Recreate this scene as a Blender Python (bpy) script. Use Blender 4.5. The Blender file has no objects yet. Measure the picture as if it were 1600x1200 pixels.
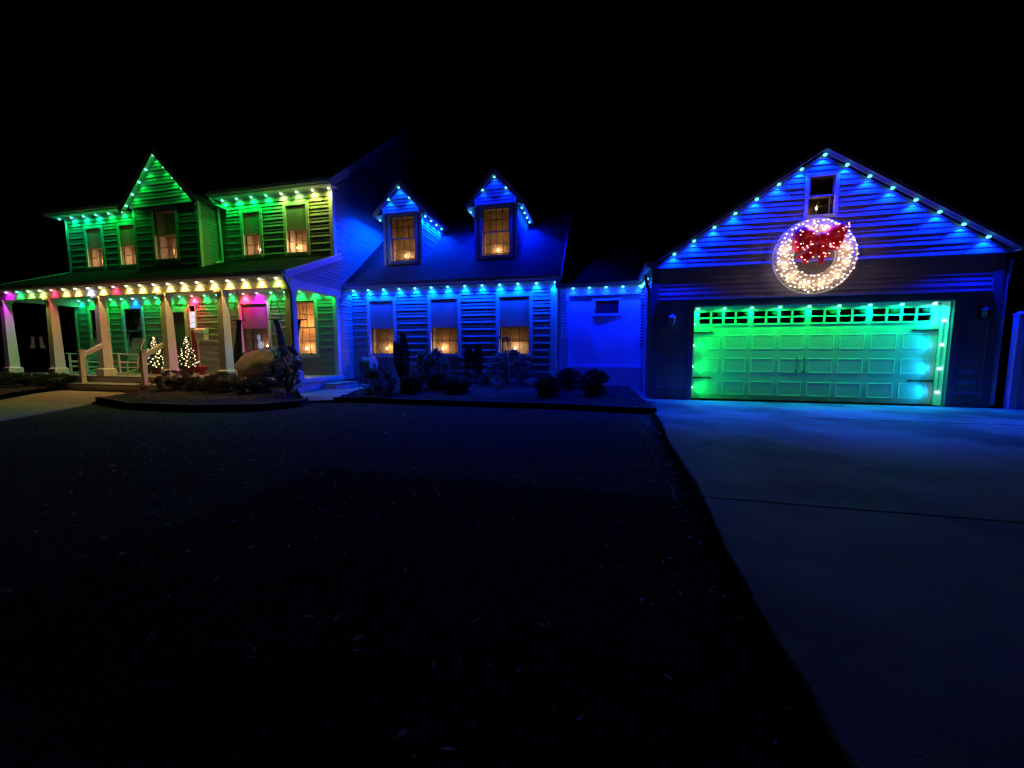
import bpy, math, random
from mathutils import Vector, Matrix
R = math.radians
random.seed(11)
S = bpy.context.scene
COL = S.collection

# ---------------------------------------------------------------- camera
cam_d = bpy.data.cameras.new('camera'); cam = bpy.data.objects.new('camera', cam_d); COL.objects.link(cam)
cam_d.sensor_width = 36; cam_d.lens = 36 * 577 / 1600
cam_d.clip_start = 0.05; cam_d.clip_end = 2000
cam.location = (0, 0, 1.10)
cam.rotation_euler = (R(90 - 5.05), 0, R(13.0))
S.camera = cam
# ---------------------------------------------------------------- sky, moon-level sun, exposure
W = bpy.data.worlds.new('World'); S.world = W; W.use_nodes = True
wn = W.node_tree.nodes; bg = wn['Background']
sky = wn.new('ShaderNodeTexSky'); sky.sky_type = 'NISHITA'; sky.sun_disc = False
sky.sun_elevation = R(14); sky.sun_rotation = R(200)
W.node_tree.links.new(sky.outputs[0], bg.inputs[0]); bg.inputs[1].default_value = 0.000004
sun_d = bpy.data.lights.new('sun', 'SUN'); sun_d.energy = 0.004; sun_d.angle = R(2); sun_d.color = (1, .84, .86)
sun = bpy.data.objects.new('sun', sun_d); COL.objects.link(sun)
sun.rotation_euler = (R(76), 0, R(-20))
S.view_settings.view_transform = 'Standard'; S.view_settings.look = 'None'
S.view_settings.exposure = 0; S.view_settings.gamma = 1; S.view_settings.use_curve_mapping = False
S.cycles.use_denoising = True
S.cycles.max_bounces = 5; S.cycles.diffuse_bounces = 3; S.cycles.transparent_max_bounces = 8
S.cycles.sample_clamp_indirect = 4
S.cycles.use_light_tree = True

# ---------------------------------------------------------------- materials
MATS = {}
def nt(name):
    m = bpy.data.materials.new(name); m.use_nodes = True
    return m, m.node_tree.nodes, m.node_tree.links, m.node_tree.nodes['Principled BSDF']
def mat(name, col, rough=.6, var=.12, scale=6., bump=.0, bscale=60., spec=.3, metal=0., stretch=(1, 1, 1), dirt=None):
    m, n, l, b = nt(name)
    tc = n.new('ShaderNodeTexCoord'); mp = n.new('ShaderNodeMapping'); mp.inputs['Scale'].default_value = stretch
    l.new(tc.outputs['Object'], mp.inputs[0])
    nz = n.new('ShaderNodeTexNoise'); nz.inputs['Scale'].default_value = scale; nz.inputs['Detail'].default_value = 6
    l.new(mp.outputs[0], nz.inputs['Vector'])
    r = n.new('ShaderNodeValToRGB')
    lo = tuple(c * (1 - var) for c in col) + (1,); hi = tuple(min(1, c * (1 + var)) for c in col) + (1,)
    r.color_ramp.elements[0].position = .3; r.color_ramp.elements[1].position = .7
    r.color_ramp.elements[0].color = lo; r.color_ramp.elements[1].color = hi
    l.new(nz.outputs[0], r.inputs[0]); l.new(r.outputs[0], b.inputs['Base Color'])
    if dirt:
        n2 = n.new('ShaderNodeTexNoise'); n2.inputs['Scale'].default_value = dirt[1]; n2.inputs['Detail'].default_value = 8
        l.new(tc.outputs['Object'], n2.inputs['Vector'])
        r2 = n.new('ShaderNodeValToRGB'); r2.color_ramp.elements[0].position = .45; r2.color_ramp.elements[1].position = .62
        l.new(n2.outputs[0], r2.inputs[0])
        mx = n.new('ShaderNodeMix'); mx.data_type = 'RGBA'
        l.new(r2.outputs[0], mx.inputs[0]); l.new(r.outputs[0], mx.inputs[6]); mx.inputs[7].default_value = tuple(dirt[0]) + (1,)
        l.new(mx.outputs[2], b.inputs['Base Color'])
    b.inputs['Roughness'].default_value = rough; b.inputs['Specular IOR Level'].default_value = spec; b.inputs['Metallic'].default_value = metal
    if bump:
        nb = n.new('ShaderNodeTexNoise'); nb.inputs['Scale'].default_value = bscale; nb.inputs['Detail'].default_value = 5
        l.new(mp.outputs[0], nb.inputs['Vector'])
        bp = n.new('ShaderNodeBump'); bp.inputs['Strength'].default_value = bump; bp.inputs['Distance'].default_value = .02
        l.new(nb.outputs[0], bp.inputs['Height']); l.new(bp.outputs[0], b.inputs['Normal'])
    MATS[name] = m; return m
def emit(name, col, strength):
    m, n, l, b = nt(name)
    b.inputs['Base Color'].default_value = (.3, .3, .3, 1)
    b.inputs['Emission Color'].default_value = tuple(col) + (1,); b.inputs['Emission Strength'].default_value = strength
    m.cycles.emission_sampling = 'NONE'
    MATS[name] = m; return m
def glass(name, tint=(.9, .92, .92), haze=0., hazecol=(.4, .4, .4)):
    m = bpy.data.materials.new(name); m.use_nodes = True; n, l = m.node_tree.nodes, m.node_tree.links
    n.remove(n['Principled BSDF']); out = n['Material Output']
    t = n.new('ShaderNodeBsdfTransparent'); t.inputs[0].default_value = tuple(tint) + (1,)
    g = n.new('ShaderNodeBsdfGlossy'); g.inputs['Roughness'].default_value = .03
    fr = n.new('ShaderNodeFresnel'); fr.inputs[0].default_value = 1.5
    mx = n.new('ShaderNodeMixShader'); l.new(fr.outputs[0], mx.inputs[0]); l.new(t.outputs[0], mx.inputs[1]); l.new(g.outputs[0], mx.inputs[2])
    last = mx
    if haze:
        d = n.new('ShaderNodeBsdfDiffuse'); d.inputs[0].default_value = tuple(hazecol) + (1,)
        m2 = n.new('ShaderNodeMixShader'); m2.inputs[0].default_value = haze
        l.new(mx.outputs[0], m2.inputs[1]); l.new(d.outputs[0], m2.inputs[2]); last = m2
    l.new(last.outputs[0], out.inputs[0]); MATS[name] = m; return m
mat('siding', (.36, .35, .33), .5, .06, 3, bump=.05, bscale=40, stretch=(1, 1, 6))
mat('garage_siding', (.34, .33, .32), .5, .06, 3, bump=.05, bscale=40, stretch=(1, 1, 6))
mat('trim', (.78, .77, .74), .45, .05, 4, bump=.03)
mat('garage_trim', (.20, .20, .21), .5, .08, 4)
mat('vinyl', (.75, .75, .76), .35, .05, 2, bump=.25, bscale=1.6)
mat('shingle', (.042, .042, .046), .9, .35, 14, bump=.5, bscale=90)
mat('gutter', (.7, .7, .7), .35, .05, 3)
mat('deck', (.24, .21, .19), .6, .2, 5, bump=.1, stretch=(1, 8, 1))
mat('foundation', (.25, .25, .25), .9, .2, 8, bump=.4, bscale=50)
mat('concrete', (.22, .22, .22), .75, .14, 1.5, bump=.25, bscale=70, dirt=((.06, .06, .065), .7))
mat('path', (.33, .26, .2), .85, .2, 4, bump=.5, bscale=60)
mat('soil', (.035, .026, .02), .95, .5, 14, bump=1., bscale=40)
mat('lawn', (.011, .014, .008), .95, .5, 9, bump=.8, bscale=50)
mat('grass', (.03, .038, .02), .7, .4, 3)
mat('timber', (.03, .024, .02), .85, .4, 6, bump=.6, bscale=30)
mat('dead_leaf', (.55, .48, .38), .35, .4, 5, spec=.6)
mat('leaf', (.12, .15, .11), .35, .4, 7, spec=.5)
mat('leaf_dry', (.13, .10, .065), .7, .4, 7)
mat('conifer', (.02, .032, .022), .7, .4, 9)
mat('dark_shrub', (.045, .06, .04), .75, .5, 9)
def _leafy(name, f=.45):
    m = MATS[name]; n, l = m.node_tree.nodes, m.node_tree.links; b = n['Principled BSDF']
    t = n.new('ShaderNodeBsdfTranslucent'); x = n.new('ShaderNodeMixShader'); x.inputs[0].default_value = f
    src = b.inputs['Base Color'].links[0].from_socket; l.new(src, t.inputs[0])
    l.new(b.outputs[0], x.inputs[1]); l.new(t.outputs[0], x.inputs[2]); l.new(x.outputs[0], n['Material Output'].inputs[0])
for q in ('leaf', 'dark_shrub', 'leaf_dry', 'conifer', 'grass', 'dead_leaf'): _leafy(q)
mat('bark', (.05, .04, .03), .9, .3, 12)
mat('needle', (.03, .06, .03), .6, .4, 9)
mat('garage_paint', (.66, .66, .64), .4, .04, 3, bump=.04, bscale=30, stretch=(1, 1, 5))
mat('black_metal', (.02, .02, .02), .4, .2, 8)
mat('rocker_white', (.68, .69, .68), .4, .05, 5)
mat('blind', (.70, .62, .52), .55, .05, 5)
def _transl():
    m = MATS['blind']; n, l = m.node_tree.nodes, m.node_tree.links; b = n['Principled BSDF']
    t = n.new('ShaderNodeBsdfTranslucent'); t.inputs[0].default_value = (.6, .48, .36, 1); x = n.new('ShaderNodeMixShader'); x.inputs[0].default_value = .35
    l.new(b.outputs[0], x.inputs[1]); l.new(t.outputs[0], x.inputs[2]); l.new(x.outputs[0], n['Material Output'].inputs[0])
_transl()
mat('sash', (.30, .28, .26), .45, .06, 5)
mat('reveal', (.45, .43, .41), .6, .06, 5)
mat('pot', (.12, .05, .03), .5, .3, 7)
mat('urn_red', (.42, .05, .05), .35, .2, 7)
mat('sack', (.24, .17, .16), .8, .3, 3, bump=.8, bscale=7)
mat('hammock', (.04, .06, .22), .85, .3, 14)
mat('hammock_dark', (.03, .04, .04), .85, .3, 14)
mat('rope', (.06, .055, .05), .9, .2, 20)
mat('mailbox', (.74, .72, .76), .35, .05, 5)
mat('door_paint', (.10, .105, .09), .5, .1, 5)
mat('shutter', (.30, .055, .04), .5, .2, 6)
mat('bow', (.62, .01, .03), .3, .25, 9, bump=.4, bscale=30)
mat('tinsel', (.74, .62, .52), .35, .2, 30, bump=.6, bscale=50)
def _open(name, f):
    m = MATS[name]; n, l = m.node_tree.nodes, m.node_tree.links; b = n['Principled BSDF']
    t = n.new('ShaderNodeBsdfTransparent'); x = n.new('ShaderNodeMixShader'); x.inputs[0].default_value = f
    l.new(b.outputs[0], x.inputs[1]); l.new(t.outputs[0], x.inputs[2]); l.new(x.outputs[0], n['Material Output'].inputs[0])
_open('tinsel', .32)
mat('hose', (.06, .16, .07), .45, .2, 8)
mat('reel', (.10, .10, .10), .5, .2, 8)
mat('lantern', (.42, .40, .36), .4, .2, 8)
mat('candle', (.8, .76, .66), .5, .05, 9)
mat('cable', (.5, .5, .5), .5, .05, 9)
mat('spiral', (.85, .85, .85), .35, .05, 9)
mat('garland', (.12, .12, .13), .8, .3, 20)
mat('shed', (.012, .010, .009), .9, .3, 8)
mat('curtain', (.4, .33, .27), .9, .3, 12)
glass('glass'); glass('glass_dark', (.5, .52, .52)); glass('screen', (.42, .42, .42), .42, (.62, .62, .6))
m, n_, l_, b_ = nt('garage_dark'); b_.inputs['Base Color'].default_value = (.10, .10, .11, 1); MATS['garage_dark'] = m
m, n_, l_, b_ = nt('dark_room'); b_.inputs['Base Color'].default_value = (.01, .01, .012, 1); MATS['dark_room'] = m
emit('flame', (1, .72, .34), 14)
emit('white_bulb', (1, .76, .40), 4)
emit('wreath_bulb', (1, .78, .52), 3)
emit('bow_bulb', (1, .5, .42), 3)
emit('side_light_glow', (.75, .85, 1), .9)
emit('ornament_glow', (.50, .55, .9), .55)
emit('dim_window', (.9, .72, .5), .035)

# ---------------------------------------------------------------- mesh builder
class MB:
    def __init__(s): s.v = []; s.f = []
    def quad(s, *p):
        i = len(s.v); s.v += [tuple(q) for q in p]; s.f.append(tuple(range(i, i + len(p)))); return s
    def box(s, x0, x1, y0, y1, z0, z1):
        i = len(s.v)
        s.v += [(x0, y0, z0), (x1, y0, z0), (x1, y1, z0), (x0, y1, z0), (x0, y0, z1), (x1, y0, z1), (x1, y1, z1), (x0, y1, z1)]
        for f in ((3, 2, 1, 0), (4, 5, 6, 7), (0, 1, 5, 4), (1, 2, 6, 5), (2, 3, 7, 6), (3, 0, 4, 7)): s.f.append(tuple(i + k for k in f))
        return s
    def frust(s, cx, cy, a0, z0, a1, z1):
        i = len(s.v)
        for a, z in ((a0, z0), (a1, z1)):
            s.v += [(cx - a, cy - a, z), (cx + a, cy - a, z), (cx + a, cy + a, z), (cx - a, cy + a, z)]
        for f in ((3, 2, 1, 0), (4, 5, 6, 7), (0, 1, 5, 4), (1, 2, 6, 5), (2, 3, 7, 6), (3, 0, 4, 7)): s.f.append(tuple(i + k for k in f))
        return s
    def beam(s, a, b, w, h, up=(0, 0, 1)):
        a, b = Vector(a), Vector(b); d = (b - a).normalized(); u = Vector(up)
        if abs(d.dot(u)) > .99: u = Vector((0, 1, 0))
        sd = d.cross(u).normalized(); u = sd.cross(d)
        i = len(s.v)
        for p in (a, b):
            for q in ((-1, -1), (1, -1), (1, 1), (-1, 1)): s.v.append(tuple(p + sd * q[0] * w / 2 + u * q[1] * h / 2))
        for f in ((0, 1, 2, 3), (7, 6, 5, 4), (0, 4, 5, 1), (1, 5, 6, 2), (2, 6, 7, 3), (3, 7, 4, 0)): s.f.append(tuple(i + k for k in f))
        return s
    def prism(s, pts, axis, a0, a1):
        # pts 2D polygon; axis 'y' -> (x,z) extruded in y, 'x' -> (y,z) in x, 'z' -> (x,y) in z
        def P(p, a): return {'y': (p[0], a, p[1]), 'x': (a, p[0], p[1]), 'z': (p[0], p[1], a)}[axis]
        i = len(s.v); n = len(pts)
        s.v += [P(p, a0) for p in pts] + [P(p, a1) for p in pts]
        s.f.append(tuple(range(i, i + n))); s.f.append(tuple(range(i + 2 * n - 1, i + n - 1, -1)))
        for k in range(n): s.f.append((i + k, i + n + k, i + n + (k + 1) % n, i + (k + 1) % n))
        return s
    def tube(s, pts, r, n=6, r1=None):
        pts = [Vector(p) for p in pts]; m = len(pts); i = len(s.v)
        for k, p in enumerate(pts):
            d = (pts[min(k + 1, m - 1)] - pts[max(k - 1, 0)]).normalized()
            u = Vector((0, 0, 1)) if abs(d.z) < .9 else Vector((1, 0, 0))
            a = d.cross(u).normalized(); b = d.cross(a)
            rr = r if r1 is None else r + (r1 - r) * k / max(1, m - 1)
            for j in range(n):
                t = 2 * math.pi * j / n; s.v.append(tuple(p + a * math.cos(t) * rr + b * math.sin(t) * rr))
        for k in range(m - 1):
            for j in range(n):
                a0 = i + k * n + j; a1 = i + k * n + (j + 1) % n; s.f.append((a0, a1, a1 + n, a0 + n))
        s.f.append(tuple(range(i + n - 1, i - 1, -1))); s.f.append(tuple(range(i + (m - 1) * n, i + m * n)))
        return s
    def lathe(s, prof, c=(0, 0, 0), n=12, axis='z'):
        i = len(s.v); m = len(prof)
        for r, h in prof:
            for j in range(n):
                t = 2 * math.pi * j / n; x, y = r * math.cos(t), r * math.sin(t)
                p = {'z': (x, y, h), 'y': (x, h, y), 'x': (h, x, y)}[axis]
                s.v.append((c[0] + p[0], c[1] + p[1], c[2] + p[2]))
        for k in range(m - 1):
            for j in range(n):
                a0 = i + k * n + j; a1 = i + k * n + (j + 1) % n; s.f.append((a0, a1, a1 + n, a0 + n))
        s.f.append(tuple(range(i + n - 1, i - 1, -1))); s.f.append(tuple(range(i + (m - 1) * n, i + m * n)))
        return s
    def ball(s, c, r, n=8, m=5, sq=(1, 1, 1), wob=0.):
        i = len(s.v)
        for k in range(m + 1):
            ph = math.pi * k / m
            for j in range(n):
                t = 2 * math.pi * j / n; w = 1 + random.uniform(-wob, wob)
                s.v.append((c[0] + r * sq[0] * w * math.sin(ph) * math.cos(t), c[1] + r * sq[1] * w * math.sin(ph) * math.sin(t), c[2] + r * sq[2] * w * math.cos(ph)))
        for k in range(m):
            for j in range(n):
                a0 = i + k * n + j; a1 = i + k * n + (j + 1) % n; s.f.append((a0, a0 + n, a1 + n, a1))
        return s
    def leaf(s, c, ln, wd, d=None, tilt=None):
        d = Vector(d) if d is not None else Vector((random.gauss(0, 1), random.gauss(0, 1), random.gauss(0, .6)))
        d.normalize(); u = Vector((random.gauss(0, 1), random.gauss(0, 1), random.gauss(0, 1)))
        sd = d.cross(u)
        if sd.length < 1e-4: sd = Vector((1, 0, 0))
        sd.normalize(); c = Vector(c); nn = sd.cross(d) * ln * .12
        i = len(s.v)
        s.v += [tuple(c), tuple(c + d * ln * .5 + sd * wd * .5 + nn), tuple(c + d * ln), tuple(c + d * ln * .5 - sd * wd * .5 + nn)]
        s.f += [(i, i + 1, i + 2), (i, i + 2, i + 3)]
        return s
    def mesh(s, name, material, smooth=False):
        me = bpy.data.meshes.new(name); me.from_pydata(s.v, [], s.f); me.update()
        if material: me.materials.append(MATS[material] if isinstance(material, str) else material)
        if smooth: me.shade_smooth()
        return me
def link(name, data, parent=None, loc=None, keep=False):
    o = bpy.data.objects.new(name, data); COL.objects.link(o)
    if parent is not None:
        o.parent = parent
        if not keep: o.matrix_parent_inverse = Matrix.Translation(-WL[parent])
    if loc is not None: o.location = loc
    WL[o] = (Vector(loc) if loc is not None else Vector((0, 0, 0))) + (WL[parent] if (keep and parent is not None) else Vector((0, 0, 0)))
    return o
WL = {}
def obj(name, mb, material, parent=None, loc=None, smooth=False, keep=False):
    return link(name, mb.mesh(name, material, smooth), parent, loc, keep)
def tag(o, label, cat, group=None, kind=None):
    o['label'] = label; o['category'] = cat
    if group: o['group'] = group
    if kind: o['kind'] = kind
    return o
def thing(name, loc, label, cat, group=None):
    return tag(link(name, None, None, loc), label, cat, group)
def copy_tree(root, loc, rz=0.):
    r = root.copy(); COL.objects.link(r); r.location = loc; r.rotation_euler = (0, 0, rz); WL[r] = Vector(loc)
    def rec(src, dst):
        for ch in src.children:
            c = ch.copy(); COL.objects.link(c); c.parent = dst; c.matrix_parent_inverse = ch.matrix_parent_inverse.copy(); WL[c] = WL[ch]
            rec(ch, c)
    rec(root, r); return r

# ---------------------------------------------------------------- siding, walls, roofs
COURSE = .105
def slices(u0f, u1f, za, zb, holes):
    """runs of a horizontal strip between za and zb, minus the holes that cross it"""
    zm = (za + zb) / 2
    hs = sorted((h[0], h[1]) for h in holes if h[2] < zm < h[3])
    runs = []; cur = None; a = ('f', None)
    start = ('f', None); pos = u0f(zm); end = u1f(zm)
    for h0, h1 in hs:
        if h1 <= pos: continue
        if h0 > end: break
        if h0 > pos + .01: runs.append((start, ('c', h0)))
        start = ('c', h1); pos = max(pos, h1)
    if pos < end - .01: runs.append((start, ('f', None)))
    return runs
def siding(parent, plane, at, out, u0f, u1f, z0, z1, holes, material, name='siding_board', first=0):
    """plane 'y': wall at y=at, u=x; plane 'x': wall at x=at, u=y. out: +1/-1 direction the boards stand proud"""
    if not callable(u0f): c0 = u0f; u0f = lambda z: c0
    if not callable(u1f): c1 = u1f; u1f = lambda z: c1
    def P(u, z, o): return (u, at + out * o, z) if plane == 'y' else (at + out * o, u, z)
    nb = int(math.ceil((z1 - z0) / (2 * COURSE)))
    for b in range(nb):
        ba = z0 + b * 2 * COURSE; bb = min(z1, ba + 2 * COURSE)
        cuts = sorted({ba, bb} | {h[k] for h in holes for k in (2, 3) if ba + .004 < h[k] < bb - .004})
        for za, zb in zip(cuts, cuts[1:]):
            for s0, s1 in slices(u0f, u1f, za, zb, holes):
                mb = MB()
                for k in (0, 1):
                    ca = ba + k * COURSE; cb = ca + COURSE; lap = .024 if k == 0 else .018
                    a = max(ca, za); e = min(cb, zb)
                    if e - a < .003: continue
                    oa = lap + (.003 - lap) * (a - ca) / COURSE; oe = lap + (.003 - lap) * (e - ca) / COURSE
                    f0 = (lambda z: u0f(z)) if s0[0] == 'f' else (lambda z, q=s0[1]: q)
                    f1 = (lambda z: u1f(z)) if s1[0] == 'f' else (lambda z, q=s1[1]: q)
                    if f1(e) < f0(e):
                        e_ = e; f1 = lambda z, g=f1, h=f0, E=e_: max(g(z), h(z))
                    pts = [P(f0(a), a, oa), P(f1(a), a, oa), P(f1(e), e, oe), P(f0(e), e, oe)]
                    lip = [P(f0(a), a, 0), P(f1(a), a, 0), P(f1(a), a, oa), P(f0(a), a, oa)]
                    if (plane == 'y') == (out < 0): mb.quad(*pts); mb.quad(*lip)
                    else: mb.quad(*pts[::-1]); mb.quad(*lip[::-1])
                if mb.f: obj(name, mb, material, parent)
def wall_grid(mb, plane, at, u0, u1, z0, z1, holes):
    us = sorted({u0, u1} | {min(max(h[k], u0), u1) for h in holes for k in (0, 1)})
    zs = sorted({z0, z1} | {min(max(h[k], z0), z1) for h in holes for k in (2, 3)})
    for ua, ub in zip(us, us[1:]):
        for za, zb in zip(zs, zs[1:]):
            um, zm = (ua + ub) / 2, (za + zb) / 2
            if any(h[0] < um < h[1] and h[2] < zm < h[3] for h in holes): continue
            P = (lambda u, z: (u, at, z)) if plane == 'y' else (lambda u, z: (at, u, z))
            mb.quad(P(ua, za), P(ub, za), P(ub, zb), P(ua, zb))
    return mb
def roof_plane(parent, el, er, rr, rl, name='roof', course=.14):
    """stepped shingle courses between an eave line el-er and a ridge line rl-rr"""
    el, er, rr, rl = map(Vector, (el, er, rr, rl)); mb = MB()
    nrm = (er - el).cross(rl - el).normalized()
    if nrm.z < 0: nrm = -nrm
    n = max(2, int((rl - el).length / course)); T = .014
    for k in range(n):
        t0, t1 = k / n, (k + 1) / n
        a, b = el.lerp(rl, t0), er.lerp(rr, t0); c, d = er.lerp(rr, t1), el.lerp(rl, t1)
        mb.quad(a + nrm * T, b + nrm * T, c, d); mb.quad(a, b, b + nrm * T, a + nrm * T)
    dn = nrm * -.045
    mb.quad(el + dn, rl + dn, rr + dn, er + dn)
    mb.quad(el, el + dn, er + dn, er); mb.quad(er, er + dn, rr + dn, rr); mb.quad(rl, rl + dn, el + dn, el)
    return obj(name, mb, 'shingle', parent)

# ---------------------------------------------------------------- windows and candles
CANDLES = []
def window(parent, x0, x1, z0, z1, Y, cw=.10, cols=3, rows=2, screen=True, blind=True, candle=None, glow=1., cx=.55, blind_to=0., casing='trim', room=0.):
    """double-hung window; x0..z1 is the outside of the casing on the wall plane y=Y (front is -y)"""
    a, b, c, d = x0 + cw, x1 - cw, z0 + cw, z1 - cw
    mb = MB()
    mb.box(x0, a, Y - .035, Y + .01, z0, z1); mb.box(b, x1, Y - .035, Y + .01, z0, z1)
    mb.box(a, b, Y - .034, Y + .01, d, z1); mb.box(a, b, Y - .034, Y + .01, z0, c - .03)
    w = obj('window', mb, casing, parent)
    obj('sill', MB().box(a - .02, b + .02, Y - .06, Y + .05, c - .03, c), casing, w)
    D = .34 if not room else .8
    r = MB()
    r.quad((a, Y, c), (a, Y + D, c), (a, Y + D, d), (a, Y, d)); r.quad((b, Y, c), (b, Y, d), (b, Y + D, d), (b, Y + D, c))
    r.quad((a, Y, d), (a, Y + D, d), (b, Y + D, d), (b, Y, d)); r.quad((a, Y, c), (b, Y, c), (b, Y + D, c), (a, Y + D, c))
    r.quad((a, Y + D, c), (b, Y + D, c), (b, Y + D, d), (a, Y + D, d))
    obj('reveal', r, 'reveal' if blind else 'dark_room', w)
    mid = (c + d) / 2; fw = .035
    def sash(zlo, zhi, y, gl):
        m = MB()
        m.box(a, a + fw, y, y + .03, zlo, zhi); m.box(b - fw, b, y, y + .03, zlo, zhi)
        m.box(a + fw, b - fw, y + .001, y + .029, zlo, zlo + fw); m.box(a + fw, b - fw, y + .001, y + .029, zhi - fw, zhi)
        s = obj('sash', m, 'sash', w)
        return s
    su = sash(mid - .015, d, Y - .012, 'glass'); sl = sash(c, mid + .02, Y + .065, 'glass')
    for (zlo, zhi, y, gm) in ((mid + .02, d - fw, Y - .004, 'screen' if screen else 'glass'), (c + fw, mid - .015, Y + .08, 'glass')):
        obj('pane', MB().quad((a + fw, y, zlo), (b - fw, y, zlo), (b - fw, y, zhi), (a + fw, y, zhi)), gm, w)
        m = MB()
        for k in range(1, cols):
            x = a + fw + (b - a - 2 * fw) * k / cols; m.box(x - .010, x + .010, y + .004, y + .014, zlo, zhi)
        for k in range(1, rows):
            z = zlo + (zhi - zlo) * k / rows; m.box(a + fw, b - fw, y + .005, y + .013, z - .010, z + .010)
        obj('grille', m, 'sash', w)
    if blind:
        m = MB(); z = c + .02 + blind_to; yb = Y + .285
        while z < d - .03:
            m.quad((a + .01, yb - .014, z), (b - .01, yb - .014, z), (b - .01, yb + .016, z + .041), (a + .01, yb + .016, z + .041)); z += .043
        m.box(a + .01, b - .01, yb - .02, yb + .02, d - .03, d - .002)
        m.box(a + .012, b - .012, yb - .018, yb + .018, c + .003 + blind_to, c + .018 + blind_to)
        for q in (.22, .78): m.box(a + (b - a) * q - .008, a + (b - a) * q + .008, yb - .021, yb - .018, c + .02 + blind_to, d - .03)
        obj('blind', m, 'blind', w)
    if room:
        ld = bpy.data.lights.new('room_light', 'POINT'); ld.energy = room; ld.color = (1, .42, .12); ld.shadow_soft_size = .12
        link('room_light', ld, w, ((a + b) / 2, Y + .62, (c + d) / 2 + .1))
    if candle:
        x = a + (b - a) * cx; y = Y + .135; z = c
        t = thing('window_candle', (x, y, z), candle, 'candle', 'electric candles in the windows')
        obj('base', MB().lathe([(.001, 0), (.045, 0), (.045, .012), (.02, .03), (.012, .04)], (x, y, z), 10), 'candle', t)
        obj('stem', MB().tube([(x, y, z + .035), (x, y, z + .15)], .011, 8), 'candle', t)
        fl = obj('flame_bulb', MB().lathe([(.001, .15), (.016, .165), (.022, .185), (.014, .21), (.002, .235)], (x, y, z), 8), 'flame', t)
        ld = bpy.data.lights.new('candle_light', 'POINT'); ld.energy = 3.6 * glow; ld.color = (1, .50, .20); ld.shadow_soft_size = .02
        lo = link('candle_light', ld, fl, (x, y + .02, z + .255))
    return (a - .03, b + .03, c - .02, d + .03)

# ---------------------------------------------------------------- light strings
COLS = {'dblue': ((0, .006, 1), (.10, .8, 1)), 'blue': ((0, .008, 1), (.10, .8, 1)), 'wblue': ((0, .035, 1), (.12, .85, 1)), 'green': ((.0, 1, .07), (.15, 1, .5)), 'teal': ((0, 1, .26), (.12, 1, .75)),
        'cyan': ((0, .5, 1), (.5, 1, 1)), 'lime': ((.30, 1, .10), (.8, 1, .7)), 'yellow': ((1, .64, .13), (1, .93, .55)), 'red': ((1, .015, .06), (1, .35, .4)),
        'magenta': ((1, 0, 1), (1, .4, 1)), 'white': ((.6, .65, 1), (.9, .9, 1)), 'ylime': ((.75, 1, .12), (1, 1, .55)), 'bblue': ((0, .2, 1), (.4, .8, 1)), 'aqua': ((0, 1, .62), (.5, 1, 1))}
BULB = {}
def bulb_mesh(c):
    if c not in BULB:
        BULB[c] = MB().lathe([(.002, -.029), (.019, -.027), (.031, -.013), (.033, .0), (.027, .011), (.002, .013)], n=10).mesh('bulb', emit('bulb_' + c, COLS[c][1], 3.6), True)
    return BULB[c]
ENERGY = {}
def led(energy, col, cone, wide, soft):
    """photometric profile of a lensed puck light: a bright cone of full angle `cone` on a dim wide lobe (`wide` of the peak)"""
    ld = bpy.data.lights.new('bulb_light', 'SPOT'); ld.energy = energy; ld.color = col; ld.spot_size = R(178); ld.spot_blend = .35; ld.shadow_soft_size = soft
    ld.use_nodes = True; n, l = ld.node_tree.nodes, ld.node_tree.links; em = n['Emission']
    tc = n.new('ShaderNodeTexCoord'); sx = n.new('ShaderNodeSeparateXYZ'); ab = n.new('ShaderNodeMath'); ab.operation = 'ABSOLUTE'
    mr = n.new('ShaderNodeMapRange'); mr.interpolation_type = 'SMOOTHSTEP'
    mr.inputs[1].default_value = math.cos(R(cone / 2 + 5)); mr.inputs[2].default_value = math.cos(R(cone / 2 - 9)); mr.inputs[3].default_value = wide; mr.inputs[4].default_value = 1
    l.new(tc.outputs['Normal'], sx.inputs[0]); l.new(sx.outputs[2], ab.inputs[0]); l.new(ab.outputs[0], mr.inputs[0]); l.new(mr.outputs[0], em.inputs['Strength'])
    return ld
def light_string(label, pts, cols, energy, size=108, blend=.10, tilt=(0, 0), group=None, boost=None, drop=.03, soft=.018, hook=None):
    pts = [Vector(p) for p in pts]
    mb = MB()
    path = [hook] + pts if hook else pts
    mb.tube([p + Vector((0, 0, .018)) for p in path], .009, 5)
    s = tag(obj('light_string', mb, 'cable'), label, 'string lights', group or 'strings of eave lights')
    for p, c in zip(pts, cols):
        o = link('bulb', bulb_mesh(c), s, p)
        if energy:
            key = (c, energy, size, blend, soft, bool(boost))
            if key not in ENERGY:
                ENERGY[key] = led(energy * (boost or {}).get(c, 1), COLS[c][0], size, blend, soft)
            lo = link('bulb_light', ENERGY[key], o, Vector((0, 0, -drop)), keep=True); lo.rotation_euler = (R(tilt[0]), R(tilt[1]), 0)
    return s
def lerp_pts(a, b, n): return [Vector(a).lerp(Vector(b), k / (n - 1)) for k in range(n)]

# ================================================================= GROUND
def sheet(name, pts, z, material, label, cat, kind='structure', thick=None):
    mb = MB()
    if thick: mb.prism(pts, 'z', z - thick, z)
    else: mb.quad(*[(p[0], p[1], z) for p in pts])
    return tag(obj(name, mb, material), label, cat, None, kind)
sheet('ground', [(-400, -200), (400, -200), (400, 400), (-400, 400)], -.03, 'lawn', 'dark front lawn ground around the house', 'lawn')
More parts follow.
